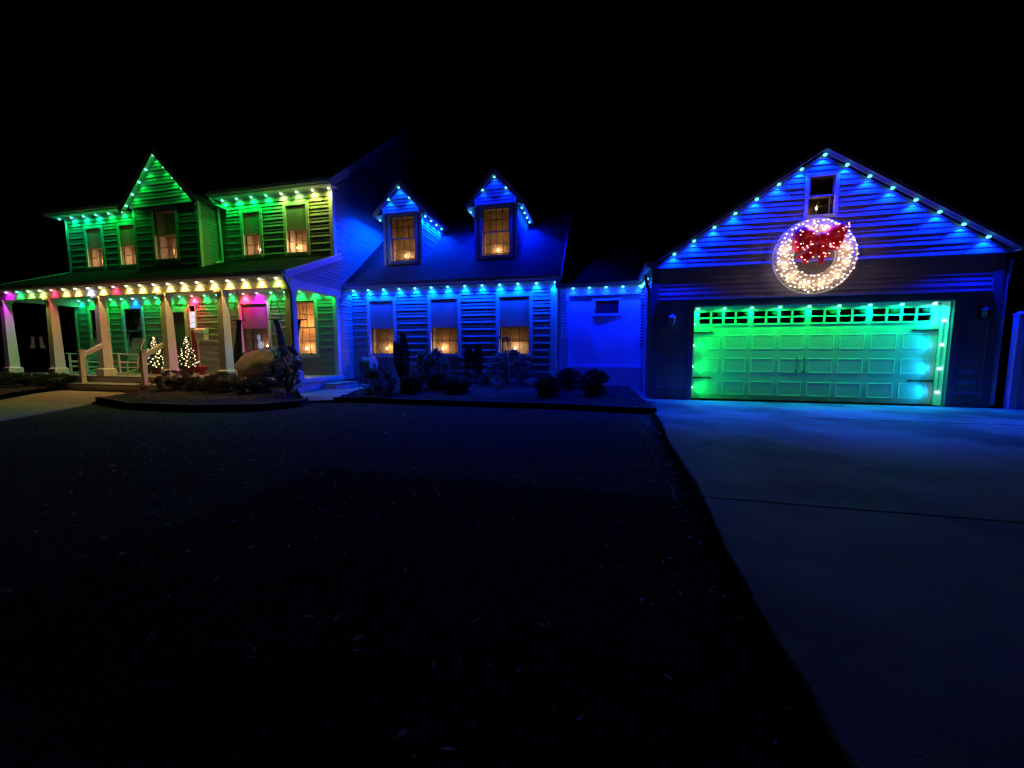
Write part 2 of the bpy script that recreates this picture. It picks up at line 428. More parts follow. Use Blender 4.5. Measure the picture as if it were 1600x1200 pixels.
# driveway: slabs with joints
dw = tag(link('driveway', None, None, (4.4, 5, 0)), 'wide concrete driveway in front of the garage door', 'driveway', None, 'structure')
ys = [-3, 2.97, 7.0, 9.02]
for i in range(3):
    for (xa, xb) in ((0, 1),):
        e = .012
        edge = []
        nk = int((ys[i + 1] - ys[i]) / .12)
        for k in range(nk + 1):
            y_ = ys[i + 1] - e - (ys[i + 1] - ys[i] - 2 * e) * k / nk; edge.append((.62 + .06 * y_ + random.uniform(-.012, .012) + .02 * math.sin(y_ * 2.3), y_))
        mb = MB().prism([(14, ys[i] + e), (14, ys[i + 1] - e)] + edge, 'z', -.1, 0)
        obj('slab', mb, 'concrete', dw)
sheet('walkway', [(-9.3, 3.7), (-10.25, 5.25), (-11.4, 6.7), (-11.9, 7.3), (-14.9, 7.3), (-14.4, 6.6), (-12.6, 5.0), (-11.2, 3.2), (-10.7, 1.0), (-11.2, -2), (-12.5, -5), (-10.5, -5.5), (-9.3, -2.2), (-8.8, 1.0)], -.004, 'path', 'tan gravel walkway leading to the front porch steps', 'path', thick=.1)
sheet('side_path', [(-6.15, 6.75), (-5.72, 7.0), (-5.9, 7.7), (-6.35, 8.7), (-6.35, 10.70), (-7.60, 10.70), (-7.60, 8.3), (-7.1, 7.5)], .03, 'concrete', 'short concrete path from the porch side step to the lawn', 'path', thick=.2)
# planting beds (mulch sloping up to the walls)
def bed(name, front, back, zf, zb, label):
    mb = MB(); n = len(front); rows = 26; idx = []
    for k in range(rows):
        t = k / (rows - 1); row = []
        for i in range(n):
            x = front[i][0] + (back[i][0] - front[i][0]) * t; y = front[i][1] + (back[i][1] - front[i][1]) * t
            row.append(len(mb.v)); mb.v.append((x, y, zf + (zb - zf) * t + random.uniform(-.02, .035)))
        idx.append(row)
    for k in range(rows - 1):
        for i in range(n - 1): mb.f.append((idx[k][i], idx[k][i + 1], idx[k + 1][i + 1], idx[k + 1][i]))
    return tag(obj(name, mb, 'soil'), label, 'flower bed', None, 'structure')
def dens(pts, k=14):
    out = []
    for a, b in zip(pts, pts[1:]):
        for i in range(k): out.append((a[0] + (b[0] - a[0]) * i / k, a[1] + (b[1] - a[1]) * i / k))
    return out + [pts[-1]]
F1 = [(-10.75, 5.75), (-9.0, 5.36), (-7.4, 5.38), (-6.3, 5.72), (-5.95, 6.3), (-6.2, 6.75)]
B1 = [(-11.75, 7.9), (-10.8, 7.9), (-9.8, 7.9), (-8.8, 7.9), (-7.7, 7.9), (-7.1, 7.55)]
bed('flower_bed', dens(F1), dens(B1), .05, .14, 'mulched flower bed in front of the porch')
F2 = [(-5.72, 7.1), (-5.2, 7.25), (-3.75, 7.18), (-2.3, 7.2), (-.75, 7.25), (.35, 7.1), (1.02, 7.05)]
B2 = [(-6.3, 10.75), (-5.4, 10.75), (-4.2, 10.75), (-3.0, 10.75), (-1.3, 10.75), (-.3, 9.75), (.75, 8.95)]
bed('flower_bed', dens(F2), dens(B2), .05, .27, 'mulched flower bed in front of the blue-lit wing')
F3 = [(-13.2, 5.0), (-15.0, 6.0), (-17, 6.2), (-19.5, 6.3)]; B3 = [(-14.95, 7.2), (-15.5, 7.95), (-17.5, 7.95), (-19.5, 7.95)]
bed('flower_bed', dens(F3)[::-1], dens(B3)[::-1], .03, .12, 'dark mulched bed left of the porch steps')
sheet('breezeway_slab', [(-1.25, 9.0), (1.2, 8.3), (1.2, 10.7), (-1.25, 10.7)], .02, 'concrete', 'concrete pad in front of the breezeway', 'path', thick=.2)
def edging(pts, label, h=.13):
    mb_root = thing('bed_edging', (pts[0][0], pts[0][1], 0), label, 'edging', 'timber edging of the flower beds')
    for a, b in zip(pts, pts[1:]):
        obj('timber', MB().beam((a[0], a[1], h / 2 - .03), (b[0], b[1], h / 2 - .03 + .002), .09, h), 'timber', mb_root)
edging([(-10.75, 5.85)] + F1[1:-1] + [(-6.1, 6.7)], 'dark timber edging round the bed in front of the porch')
edging(F2 + [(.95, 8.2)], 'dark timber edging along the bed in front of the wing', .11)

# ================================================================= MAIN HOUSE
HX0, HX1, HY = -19.15, -7.85, 10.0
house = thing('house', (-13.5, 12, 0), 'two-storey house with a front porch and central gable lit green', 'house')
holes = []
def hw(*a, **k): holes.append(window(house, *a, **k))
hw(-18.25, -17.30, 4.05, 5.60, HY, candle='electric candle in the leftmost upstairs window', glow=2.0, cx=.7)
hw(-16.62, -15.67, 4.05, 5.60, HY, candle='electric candle in the upstairs window just left of the gable', glow=2.0, cx=.62)
hw(-11.25, -10.40, 4.08, 5.60, HY, candle='electric candle in the upstairs window just right of the gable', glow=1.7, cx=.72)
hw(-9.60, -8.67, 4.06, 5.68, HY, candle='electric candle in the upstairs window nearest the house corner', glow=1.7, cx=.3)
hw(-18.45, -17.40, .95, 2.72, HY, blind=False, screen=False)
hw(-16.75, -15.72, .95, 2.72, HY, screen=False)
hw(-11.55, -10.30, .98, 2.74, HY, candle='electric candle in the porch window behind the grey sack', glow=.8, cx=.78)
hw(-9.62, -8.52, .90, 2.78, HY, screen=False, candle='electric candle in the bright orange porch window', glow=1.6, cx=.45, room=34)
# front door with sidelight
DX0, DX1 = -14.90, -13.72
d = obj('door', MB().box(DX0 + .12, DX1 - .12, HY + .05, HY + .09, .40, 2.45), 'door_paint', house)
for (za, zb) in ((.55, 1.15), (1.3, 2.3)):
    for k in (0, 1):
        xa = DX0 + .22 + k * .40; obj('panel', MB().box(xa, xa + .32, HY + .03, HY + .05, za, zb), 'door_paint', d)
obj('handle', MB().ball((DX0 + .20, HY + .02, 1.35), .035), 'black_metal', d)
obj('door_frame', MB().box(DX0, DX0 + .12, HY - .04, HY + .02, .38, 2.60).box(DX1 - .12, DX1, HY - .04, HY + .02, .38, 2.60).box(DX0 + .12, DX1 - .12, HY - .039, HY + .02, 2.45, 2.60), 'trim', house)
obj('door_recess', MB().box(DX0 + .1, DX1 - .1, HY + .09, HY + .12, .38, 2.5), 'dark_room', house)
sl = obj('sidelight', MB().box(-13.66, -13.61, HY - .04, HY + .02, .40, 2.72).box(-13.36, -13.31, HY - .04, HY + .02, .40, 2.72).box(-13.61, -13.36, HY - .039, HY + .02, 2.64, 2.72).box(-13.61, -13.36, HY - .039, HY + .02, 1.82, 1.90), 'trim', house)
for k in range(4): obj('pane', MB().box(-13.605, -13.365, HY - .01, HY, 1.91 + k * .185, 2.08 + k * .185), 'side_light_glow' if k < 3 else 'glass_dark', sl)
obj('shutter', MB().box(-13.60, -13.37, HY - .03, HY, .42, 1.80), 'shutter', sl)
holes += [(DX0 + .02, DX1 - .02, .3, 2.58), (-13.65, -13.32, .3, 2.70)]
BX0, BX1, BY = -14.72, -12.05, 9.3
hidden = [(HX0, HX1, 2.98, 3.92), (BX0 + .05, BX1 - .0, 2.9, 6.2)]
SZ = 5.93
siding(house, 'y', HY, -1, HX0 + .1, HX1 - .1, .38, SZ, holes + hidden, 'siding')
obj('wall', wall_grid(MB(), 'y', HY, HX0, HX1, .2, SZ + .1, holes), 'siding', house)
# trim: corner boards, friezes, inside corner
for x in (HX0, HX1 - .1):
    for q in ((.36, 2.72), (3.93, SZ)): obj('corner_board', MB().box(x, x + .1, HY - .028, HY, *q), 'trim', house)
obj('corner_board', MB().box(HX1, HX1 + .025, HY - .026, HY + .10, .2, SZ), 'trim', house)
for q in ((HX0 + .1, BX0, HY - .026, HY, SZ - .18, SZ), (BX1, HX1 - .1, HY - .026, HY, SZ - .18, SZ)): obj('frieze', MB().box(*q), 'trim', house)
obj('porch_frieze', MB().box(HX0 + .1, HX1 - .1, HY - .030, HY, 2.73, 2.965), 'trim', house)
# bay with steep gable
bh = [window(house, -13.93, -12.86, 3.93, 5.63, BY, candle='electric candle in the central gable window', glow=2.0, cx=.8)]
BC = (BX0 + BX1) / 2; BE = 5.80; BA = 7.22; BS = (BA - BE) / ((BX1 - BX0) / 2)
siding(house, 'y', BY, -1, BX0 + .09, BX1 - .09, 3.62, 5.66, bh, 'siding')
w = wall_grid(MB(), 'y', BY, BX0, BX1, 3.5, BE, bh)
w.quad((BX1, BY, 3.5), (BX1, HY, 3.5), (BX1, HY, BE), (BX1, BY, BE)); w.quad((BX0, HY, 3.5), (BX0, BY, 3.5), (BX0, BY, BE), (BX0, HY, BE))
obj('bay_wall', w, 'siding', house)
GP = .07
obj('gable_panel', MB().prism([(BX0, 5.66), (BX1, 5.66), (BX1, BE), (BC, BA), (BX0, BE)], 'y', BY - GP, BY + .02), 'siding', house)
siding(house, 'y', BY - GP, -1, lambda z: max(BX0 + .02, BX0 + (z - BE) / BS + .05), lambda z: min(BX1 - .02, BX1 - (z - BE) / BS - .05), 5.66, BA - .06, [], 'siding')
for q in ((BX0, BX0 + .09, BY - .028, BY, 3.6, 5.66), (BX1 - .09, BX1, BY - .028, BY, 3.6, 5.66)): obj('corner_board', MB().box(*q), 'trim', house)
siding(house, 'x', BX1, 1, BY + .06, HY - .02, 3.62, BE, [], 'siding')
obj('corner_board', MB().box(BX1, BX1 + .025, BY - .026, BY + .06, 3.6, BE), 'trim', house)
# bay roof (overhang .22, front .18)
oh = .24; fy = BY - GP - .13
for sgn, nm in ((-1, 0), (1, 1)):
    ex = BC + sgn * ((BX1 - BX0) / 2 + oh); ez = BE - oh * BS + .12
    roof_plane(house, (ex, fy, ez), (ex, 12.0, ez), (BC, 12.0, BA + .12), (BC, fy, BA + .12), 'gable_roof')
    obj('rake_board', MB().beam((ex, fy - .012, ez - .11), (BC, fy - .012, BA + .01), .03, .17, up=(0, 0, 1)), 'trim', house)
    obj('rake_soffit', MB().quad((ex, fy, ez - .1), (BC, fy, BA + .0), (BC, BY - GP, BA + .0), (ex, BY - GP, ez - .1)), 'trim', house)
# main roof, eaves, gutters
SL = .855; EY = HY - .38; EZ = 6.02; RY = 14.25; RZ = EZ + SL * (RY - EY)
rx0, rx1 = HX0 - .3, HX1 + .25
roof_plane(house, (rx0, EY, EZ), (rx1, EY, EZ), (rx1, RY, RZ), (rx0, RY, RZ))
roof_plane(house, (rx1, 2 * RY - EY, EZ), (rx0, 2 * RY - EY, EZ), (rx0, RY, RZ), (rx1, RY, RZ))
for (xa, xb) in ((rx0, BX0 - .02), (BX1 + .02, rx1)):
    obj('soffit', MB().box(xa, xb, EY + .02, HY + .01, SZ, SZ + .025), 'trim', house)
    obj('fascia', MB().box(xa, xb, EY, EY + .02, SZ - .02, SZ + .14), 'trim', house)
    g = MB().prism([(EY - .115, 6.05), (EY - .10, 5.965), (EY - .06, 5.935), (EY - .002, 5.935), (EY - .002, 6.055), (EY - .01, 6.055), (EY - .01, 5.95), (EY - .058, 5.95), (EY - .09, 5.975), (EY - .105, 6.055)], 'x', xa, xb)
    obj('gutter', g, 'gutter', house)
obj('rake_board', MB().beam((rx1 - .012, EY + .05, EZ - .07), (rx1 - .012, RY, RZ - .12), .03, .2).beam((rx1 - .012, 2 * RY - EY, EZ - .1), (rx1 - .012, RY, RZ - .12), .03, .2), 'trim', house)
obj('rake_soffit', MB().quad((rx1, EY, EZ - .12), (rx1, RY, RZ - .14), (HX1, RY, RZ - .14), (HX1, EY, EZ - .12)), 'trim', house)
# gable end wall facing the wing
GB = 18.5
we = MB(); we.quad((HX1, HY, .2), (HX1, GB, .2), (HX1, GB, SZ), (HX1, RY, RZ - .1), (HX1, HY, SZ))
we.quad((HX0, GB, .2), (HX0, HY, .2), (HX0, HY, SZ), (HX0, RY, RZ - .1), (HX0, GB, SZ))
we.quad((HX1, GB, .2), (HX0, GB, .2), (HX0, GB, SZ), (HX1, GB, SZ))
obj('end_wall', we, 'siding', house)
siding(house, 'x', HX1, 1, lambda z: max(HY + .1, HY + (z - SZ) / SL), lambda z: min(RY + (RZ - .2 - z) / SL, 13.4 if z < 6.4 else 18), .22, RZ - .3, [], 'siding')
# bay downspout
def downspout(parent, pts, name='downspout', w=.07, h=.055):
    mb = MB()
    for a, b in zip(pts, pts[1:]): mb.beam(a, b, w, h, up=(0, 1, 0))
    return obj(name, mb, 'gutter', parent)
downspout(house, [(-11.93, 9.55, 5.9), (-11.97, 9.85, 5.72), (-11.97, 9.90, 4.0), (-11.90, 9.6, 3.90)])
# ---- porch
DZ = .36
px = [-18.85, -16.70, -14.60, -12.02, -10.00, -7.80]; PY = 8.20
for k in range(64):
    xa = -19.2 + k * .18; xb = min(xa + .172, -7.66)
    if xb > xa: obj('deck_board', MB().box(xa, xb, 8.0, HY - .03, DZ - .035, DZ + random.uniform(-.002, .001)), 'deck', house)
for q in ((-19.18, -7.68, 8.03, 8.06, -.05, DZ - .04), (-7.71, -7.68, 8.06, HY, -.05, DZ - .04), (-19.18, -19.15, 8.06, HY, -.05, DZ - .04)): obj('deck_skirt', MB().box(*q), 'trim', house)
obj('deck_rim', MB().box(-7.66, -7.635, 8.0, HY, DZ - .10, DZ + .01), 'trim', house)
for (ya, yb, za, zb, nm) in ((7.42, 7.90, 0, .185, 0),):
    st = obj('step', MB().box(-14.85, -11.85, ya + .03, 8.03, -.05, .15), 'trim', house)
    obj('tread', MB().box(-14.88, -11.82, ya, 8.03, .15, .185), 'deck', st)
ss = obj('side_step', MB().box(-7.62, -7.18, 9.02, 10.0, 0, .15), 'trim', house)
obj('tread', MB().box(-7.62, -7.15, 8.99, 10.03, .15, .185), 'deck', ss)
BZ0, BZ1 = 2.75, 2.98
post0 = None
for i, x in enumerate(px):
    if post0 is None:
        post0 = obj('porch_post', MB().frust(0, 0, .115, .22, .085, BZ0 - DZ - .10), 'trim', house, (x, PY, DZ))
        obj('post_base', MB().box(-.16, .16, -.16, .16, 0, .20).frust(0, 0, .15, .20, .12, .23), 'trim', post0, keep=True)
        obj('post_cap', MB().box(-.11, .11, -.11, .11, BZ0 - DZ - .11, BZ0 - DZ - .06).box(-.13, .13, -.13, .13, BZ0 - DZ - .06, BZ0 - DZ), 'trim', post0, keep=True)
    else:
        o = post0.copy(); COL.objects.link(o); o.location = (x, PY, DZ)
        for ch in post0.children:
            c = ch.copy(); COL.objects.link(c); c.parent = o
for q in ((-19.1, -7.68, 8.10, 8.30, BZ0, BZ1), (-7.90, -7.68, 8.30, HY, BZ0, BZ1), (-19.1, -18.9, 8.30, HY, BZ0, BZ1)): obj('porch_beam', MB().box(*q), 'trim', house)
obj('porch_ceiling', MB().box(-18.9, -7.9, 8.3, HY, BZ1 - .012, BZ1 + .01), 'trim', house)
PEY, PEZ = 7.86, 3.09
roof_plane(house, (-19.45, PEY, PEZ), (-7.58, PEY, PEZ), (-7.58, HY + .02, 4.02), (-19.45, HY + .02, 4.02), 'porch_roof')
for q in ((-19.43, -7.60, PEY + .004, PEY + .03, 2.96, 3.06), (-19.43, -7.60, PEY + .03, 8.10, 2.982, 3.0)): obj('porch_fascia', MB().box(*q), 'trim', house)
obj('porch_gutter', MB().prism([(PEY - .11, 3.085), (PEY - .095, 3.0), (PEY - .055, 2.975), (PEY + .002, 2.975), (PEY + .002, 3.085), (PEY - .01, 3.085), (PEY - .01, 2.99), (PEY - .085, 3.0), (PEY - .1, 3.085)], 'x', -19.45, -7.58), 'gutter', house)
# porch end gable triangles
for x, o in ((-7.68, 1), (-19.1, -1)):
    obj('porch_end', MB().quad((x, 8.05, BZ1), (x, HY, BZ1), (x, HY, 3.95), (x, 8.05, 3.08)), 'siding', house)
    siding(house, 'x', x, o, lambda z: max(8.06, 8.05 + (z - 3.08) / .447), HY - .0, BZ1, 3.90, [], 'siding', name='porch_end_board')
    obj('porch_rake', MB().beam((x + o * .09, PEY + .02, PEZ - .07), (x + o * .09, HY, 3.95), .03, .17), 'trim', house)
# porch handrails
for x in (-14.50, -12.12):
    nw = obj('newel_post', MB().box(x - .05, x + .05, 7.55, 7.65, .185, 1.12), 'trim', house)
    obj('newel_cap', MB().box(x - .08, x + .08, 7.52, 7.68, 1.12, 1.15), 'trim', nw)
    obj('newel_foot', MB().box(x - .075, x + .075, 7.525, 7.675, .185, .22), 'trim', nw)
    obj('handrail', MB().beam((x, 7.64, 1.02), (x, 8.12, 1.33), .08, .055).beam((x, 7.64, .95), (x, 8.12, 1.26), .045, .06), 'trim', house)
# porch corner downspout
downspout(house, [(-7.62, 7.84, 2.97), (-7.62, 8.02, 2.70), (-7.62, 8.06, 2.55), (-7.62, 8.06, .42), (-7.50, 7.98, .28), (-7.46, 7.9, -.02)])

# ================================================================= WING
WX0, WX1, WY = HX1, -1.22, 10.75
wing = thing('house_wing', (-4.5, 12.5, 0), 'low clapboard wing with two dormers lit blue', 'house wing')
wh = []
wh.append(window(wing, -7.29, -6.25, .90, 2.80, WY, candle='electric candle in the wing window next to the house', glow=1.15, cx=.6, cols=3))
wh.append(window(wing, -5.17, -4.08, .90, 2.80, WY, candle='electric candle in the middle ground-floor wing window', glow=1.15, cx=.36))
wh.append(window(wing, -2.97, -1.86, .90, 2.80, WY, candle='electric candle in the wing window behind the weeping tree', glow=.9, cx=.5, blind_to=.36))
WS = 3.06
siding(wing, 'y', WY, -1, WX0 + .03, WX1 - .12, .28, WS - .16, wh, 'siding')
obj('wall', wall_grid(MB(), 'y', WY, WX0, WX1, -.05, WS, wh), 'siding', wing)
obj('foundation', MB().box(WX0 + .03, WX1 - .02, WY - .005, WY + .01, -.05, .272), 'foundation', wing)
obj('frieze', MB().box(WX0 + .03, WX1 - .12, WY - .03, WY, WS - .17, WS), 'trim', wing)
obj('corner_board', MB().box(WX1 - .12, WX1 + .025, WY - .03, WY + .12, .25, WS), 'trim', wing)
WEY, WEZ, WRY = 10.40, 3.215, 14.2
WRZ = WEZ + SL * (WRY - WEY)
roof_plane(wing, (WX0 + .02, WEY, WEZ), (WX1 + .22, WEY, WEZ), (WX1 + .22, WRY, WRZ), (WX0 + .02, WRY, WRZ))
roof_plane(wing, (WX1 + .22, 2 * WRY - WEY, WEZ), (WX0 + .02, 2 * WRY - WEY, WEZ), (WX0 + .02, WRY, WRZ), (WX1 + .22, WRY, WRZ))
obj('soffit', MB().box(WX0 + .03, WX1 + .2, WEY + .03, WY + .01, WS, WS + .02), 'trim', wing)
obj('fascia', MB().box(WX0 + .03, WX1 + .2, WEY + .004, WEY + .03, WS - .02, WS + .12), 'trim', wing)
obj('gutter', MB().prism([(WEY - .11, 3.205), (WEY - .095, 3.115), (WEY - .055, 3.085), (WEY + .002, 3.085), (WEY + .002, 3.205), (WEY - .01, 3.205), (WEY - .01, 3.1), (WEY - .085, 3.12), (WEY - .1, 3.205)], 'x', WX0 + .03, WX1 + .22), 'gutter', wing)
e = MB(); e.quad((WX1, WY, -.05), (WX1, 17.6, -.05), (WX1, 17.6, WS), (WX1, WRY, WRZ - .1), (WX1, WY, WS)); e.quad((WX1, 17.6, -.05), (WX0, 17.6, -.05), (WX0, 17.6, WS), (WX1, 17.6, WS))
obj('end_wall', e, 'siding', wing)
siding(wing, 'x', WX1, 1, lambda z: max(WY + .12, WY + (z - WS) / SL), lambda z: WRY, .28, WRZ - .3, [(10.8, 15, -1, 3.3)], 'siding')
obj('rake_board', MB().beam((WX1 + .21, WEY + .05, WEZ - .06), (WX1 + .21, WRY, WRZ - .1), .03, .18), 'trim', wing)
downspout(wing, [(-1.13, 10.42, 3.08), (-1.10, 10.62, 2.85), (-1.10, 10.68, 2.7), (-1.10, 10.68, .15), (-1.06, 10.5, .08)])
# dormers
def dormer(cx, wlab, hw_=.69):
    x0, x1, DY = cx - hw_, cx + hw_, 11.2
    zb = WEZ + SL * (DY - WEY) - .05; ze = 5.50; pk = 6.30
    dm = obj('dormer', wall_grid(MB(), 'y', DY, x0, x1, zb, ze, [(cx - .46, cx + .46, 3.99, 5.47)]).quad((x1, DY, zb), (x1, 13.0, ze), (x1, DY, ze)).quad((x0, DY, zb), (x0, DY, ze), (x0, 13.0, ze)), 'siding', wing)
    window(wing, cx - .52, cx + .52, 3.93, 5.53, DY, cw=.09, cols=4, candle=wlab, glow=1.5, cx=.5, screen=False, room=1.5)
    for q in ((x0, x0 + .09, DY - .03, DY, zb + .03, ze), (x1 - .09, x1, DY - .03, DY, zb + .03, ze)): obj('dormer_trim', MB().box(*q), 'trim', wing)
    # pediment, proud of the wall
    P = .10; s = (pk - ze) / hw_
    obj('pediment', MB().prism([(x0 + .06, ze), (x1 - .06, ze), (x1 - .06, ze + .18), (cx, pk), (x0 + .06, ze + .18)], 'y', DY - P, DY + .02), 'siding', wing)
    siding(wing, 'y', DY - P, -1, lambda z: max(x0 + .10, x0 + (z - ze) / s - .02), lambda z: min(x1 - .10, x1 - (z - ze) / s + .02), ze + .01, pk - .08, [], 'siding', name='pediment_board')
    for q in ((x0 + .05, x0 + .10, DY - P - .025, DY - P, ze - .02, ze + .2), (x1 - .10, x1 - .05, DY - P - .025, DY - P, ze - .02, ze + .2)): obj('pediment_trim', MB().box(*q), 'trim', wing)
    o2 = .20; fy = DY - P - .12; s2 = s
    for sg in (-1, 1):
        ex = cx + sg * (hw_ + o2); ez = ze - o2 * s2 + .20
        yb = WEY + (ez - WEZ) / SL; yr = WEY + (pk + .20 - WEZ) / SL
        roof_plane(wing, (ex, fy, ez), (ex, yb + .1, ez), (cx, yr + .1, pk + .20), (cx, fy, pk + .20), 'dormer_roof')
        obj('dormer_rake', MB().beam((ex, fy - .012, ez - .06), (cx, fy - .012, pk + .13), .025, .13), 'trim', wing)
        xs = x1 if sg > 0 else x0
        obj('dormer_soffit', MB().quad((xs, DY - P, ze - .0), (ex, fy, ez - .08), (ex, 13.0, ez - .08), (xs, 13.0, ze - .0)), 'trim', wing)
    lo = lambda z: DY + .04
    hi = lambda z: WEY + (z - WEZ) / SL
    siding(wing, 'x', x1, 1, lo, hi, zb + .1, ze, [], 'siding', name='cheek_board')
    siding(wing, 'x', x0, -1, lo, hi, zb + .1, ze, [], 'siding', name='cheek_board')
    return cx
dormer(-6.20, 'electric candle in the left dormer window')
dormer(-3.08, 'electric candle in the right dormer window')

# ================================================================= BREEZEWAY
brz = thing('breezeway', (0, 10.8, 0), 'narrow enclosed breezeway between wing and garage, glowing deep blue', 'breezeway')
VY = 10.72; VX0, VX1 = -.84, 1.235
obj('header', MB().box(WX1 + .03, VX1, VY, VY + .12, 2.66, 2.98), 'trim', brz)
for q in ((WX1 + .03, VX0 + .02, VY, VY + .12, 0, 2.66), (VX1 - .07, VX1, VY, VY + .12, 0, 2.66)): obj('jamb', MB().box(*q), 'trim', brz)
obj('knee_wall', MB().box(VX0 + .02, VX1 - .07, VY - .045, VY + .12, 0, .62), 'trim', brz)
obj('sill', MB().box(VX0 + .02, VX1 - .07, VY - .05, VY + .14, .62, .66), 'trim', brz)
PXa, PXb = VX0 + .02, VX1 - .07
bw = (-.10, .55, 2.16, 2.52)
# wrinkled vinyl sheet
mb = MB(); nx, nz = 40, 40; gid = {}
for i in range(nx + 1):
    for j in range(nz + 1):
        x = PXa + (PXb - PXa) * i / nx; z = .67 + 1.99 * j / nz
        u, v = i / nx, j / nz
        sag = .022 * math.sin(3.1 * abs(u - .32) * 4 + v * 5) * max(0, 1 - abs(u - .32) * 2.2) + .02 * math.exp(-((u - .77 + .05 * math.sin(v * 9)) / .04) ** 2) * max(0, 1 - v * 1.8)
        gid[i, j] = len(mb.v); mb.v.append((x, VY + .10 - sag * (4 * v * (1 - v)) ** .5, z))
for i in range(nx):
    for j in range(nz):
        x = PXa + (PXb - PXa) * (i + .5) / nx; z = .67 + 1.99 * (j + .5) / nz
        if bw[0] < x < bw[1] and bw[2] < z < bw[3]: continue
        mb.f.append((gid[i, j], gid[i + 1, j], gid[i + 1, j + 1], gid[i, j + 1]))
obj('vinyl_sheet', mb, 'vinyl', brz, smooth=True)
sw = obj('window', MB().box(bw[0] - .07, bw[1] + .07, VY + .06, VY + .1, bw[2] - .07, bw[2]).box(bw[0] - .07, bw[1] + .07, VY + .06, VY + .1, bw[3], bw[3] + .07).box(bw[0] - .07, bw[0], VY + .061, VY + .099, bw[2], bw[3]).box(bw[1], bw[1] + .07, VY + .061, VY + .099, bw[2], bw[3]), 'vinyl', brz)
obj('pane', MB().box(bw[0] - .05, bw[1] + .05, VY + .115, VY + .118, bw[2] - .05, bw[3] + .05), 'dark_room', sw)
roof_plane(brz, (WX1 + .03, 10.5, 2.99), (1.24, 10.5, 2.99), (1.24, 13.2, 4.5), (WX1 + .03, 13.2, 4.5))
obj('fascia', MB().box(WX1 + .03, 1.235, 10.51, 10.535, 2.86, 2.98).box(WX1 + .03, 1.235, 10.535, VY, 2.93, 2.95), 'trim', brz)
# spiral garlands on the two jamb posts
def spiral(x, y, z0, z1, label):
    t = tag(obj('wrapped_garland', MB().tube([(x, y, z0), (x, y, z1)], .035, 10), 'garland'), label, 'garland', 'ribbon-wrapped garlands at the breezeway')
    pts = []; n = int((z1 - z0) / .012)
    for k in range(n + 1):
        a = k * .012 / .085 * 2 * math.pi; pts.append((x + .045 * math.cos(a), y + .045 * math.sin(a), z0 + k * .012))
    obj('ribbon', MB().tube(pts, .017, 5), 'spiral', t)
spiral(-.93, 10.64, 1.45, 2.72, 'ribbon-wrapped garland on the breezeway post beside the wing')
spiral(1.155, 10.64, 1.2, 2.80, 'ribbon-wrapped garland on the breezeway post beside the garage')
# ================================================================= GARAGE
GX0, GX1, GY = 1.20, 7.46, 9.10
GPR = .10
gar = thing('garage', (4.43, 12, 0), 'gabled two-car garage with a lit wreath above its door', 'garage')
GC = (GX0 + GX1) / 2; GE = 2.99; GA = 5.04; GS = (GA - GE) / ((GX1 - GX0) / 2)
DX0, DX1, DZT = 2.09, 6.765, 2.10
gh = [window(gar, 4.06, 4.64, 3.80, 4.68, GY - GPR, cw=.06, cols=2, rows=2, screen=False, blind=False, candle='electric candle in the small garage attic window', glow=.25, cx=.5)]
dh = (DX0, DX1, -1, DZT)
siding(gar, 'y', GY, -1, GX0 + .13, GX1 - .13, .26, 2.95, [dh], 'garage_siding')
w = wall_grid(MB(), 'y', GY, GX0, GX1, -.05, 2.95, [dh])
w.quad((GX0, 15.6, -.05), (GX0, GY, -.05), (GX0, GY, GE), (GX0, 15.6, GE)); w.quad((GX1, GY, -.05), (GX1, 15.6, -.05), (GX1, 15.6, GE), (GX1, GY, GE))
w.quad((GX1, 15.6, -.05), (GX0, 15.6, -.05), (GX0, 15.6, GE), (GC, 15.6, GA), (GX1, 15.6, GE))
obj('wall', w, 'garage_siding', gar)
siding(gar, 'x', GX0, -1, GY + .12, 10.7, .26, 2.95, [], 'garage_siding', name='side_board')
for q in ((GX0 + .02, DX0 - .1, GY - .012, GY, 0, .25), (DX1 + .1, GX1 - .02, GY - .012, GY, 0, .25)): obj('foundation', MB().box(*q), 'foundation', gar)
gy2 = GY - GPR
gp = MB(); zs = [2.95, GE] + [GE + (GA - GE) * k / 24 for k in range(1, 25)]
zs = sorted(set(zs) | {3.83, 4.65})
for za, zb in zip(zs, zs[1:]):
    lo = lambda z: GX0 + max(0, (z - GE) / GS); hi = lambda z: GX1 - max(0, (z - GE) / GS)
    zm = (za + zb) / 2
    if 3.83 < zm < 4.65:
        gp.quad((lo(za), gy2, za), (4.09, gy2, za), (4.09, gy2, zb), (lo(zb), gy2, zb)); gp.quad((4.61, gy2, za), (hi(za), gy2, za), (hi(zb), gy2, zb), (4.61, gy2, zb))
    else: gp.quad((lo(za), gy2, za), (hi(za), gy2, za), (hi(zb), gy2, zb), (lo(zb), gy2, zb))
gp.quad((GX0, gy2, 2.95), (GX0, GY + .01, 2.95), (GX1, GY + .01, 2.95), (GX1, gy2, 2.95))
gp.quad((GX0, gy2, 2.95), (GX0, gy2, GE), (GX0, GY, GE), (GX0, GY, 2.95)); gp.quad((GX1, gy2, 2.95), (GX1, GY, 2.95), (GX1, GY, GE), (GX1, gy2, GE))
obj('gable_panel', gp, 'garage_siding', gar)
siding(gar, 'y', gy2, -1, lambda z: max(GX0 + .05, GX0 + (z - GE) / GS + .02), lambda z: min(GX1 - .05, GX1 - (z - GE) / GS - .02), 2.95, GA - .05, [(4.08, 4.62, 3.82, 4.66)], 'garage_siding', name='gable_board')
for q in ((GX0 - .025, GX0 + .13, GY - .03, GY + .12, 0, 2.95), (GX1 - .13, GX1 + .025, GY - .03, GY + .12, 0, 2.95)): obj('corner_board', MB().box(*q), 'garage_trim', gar)
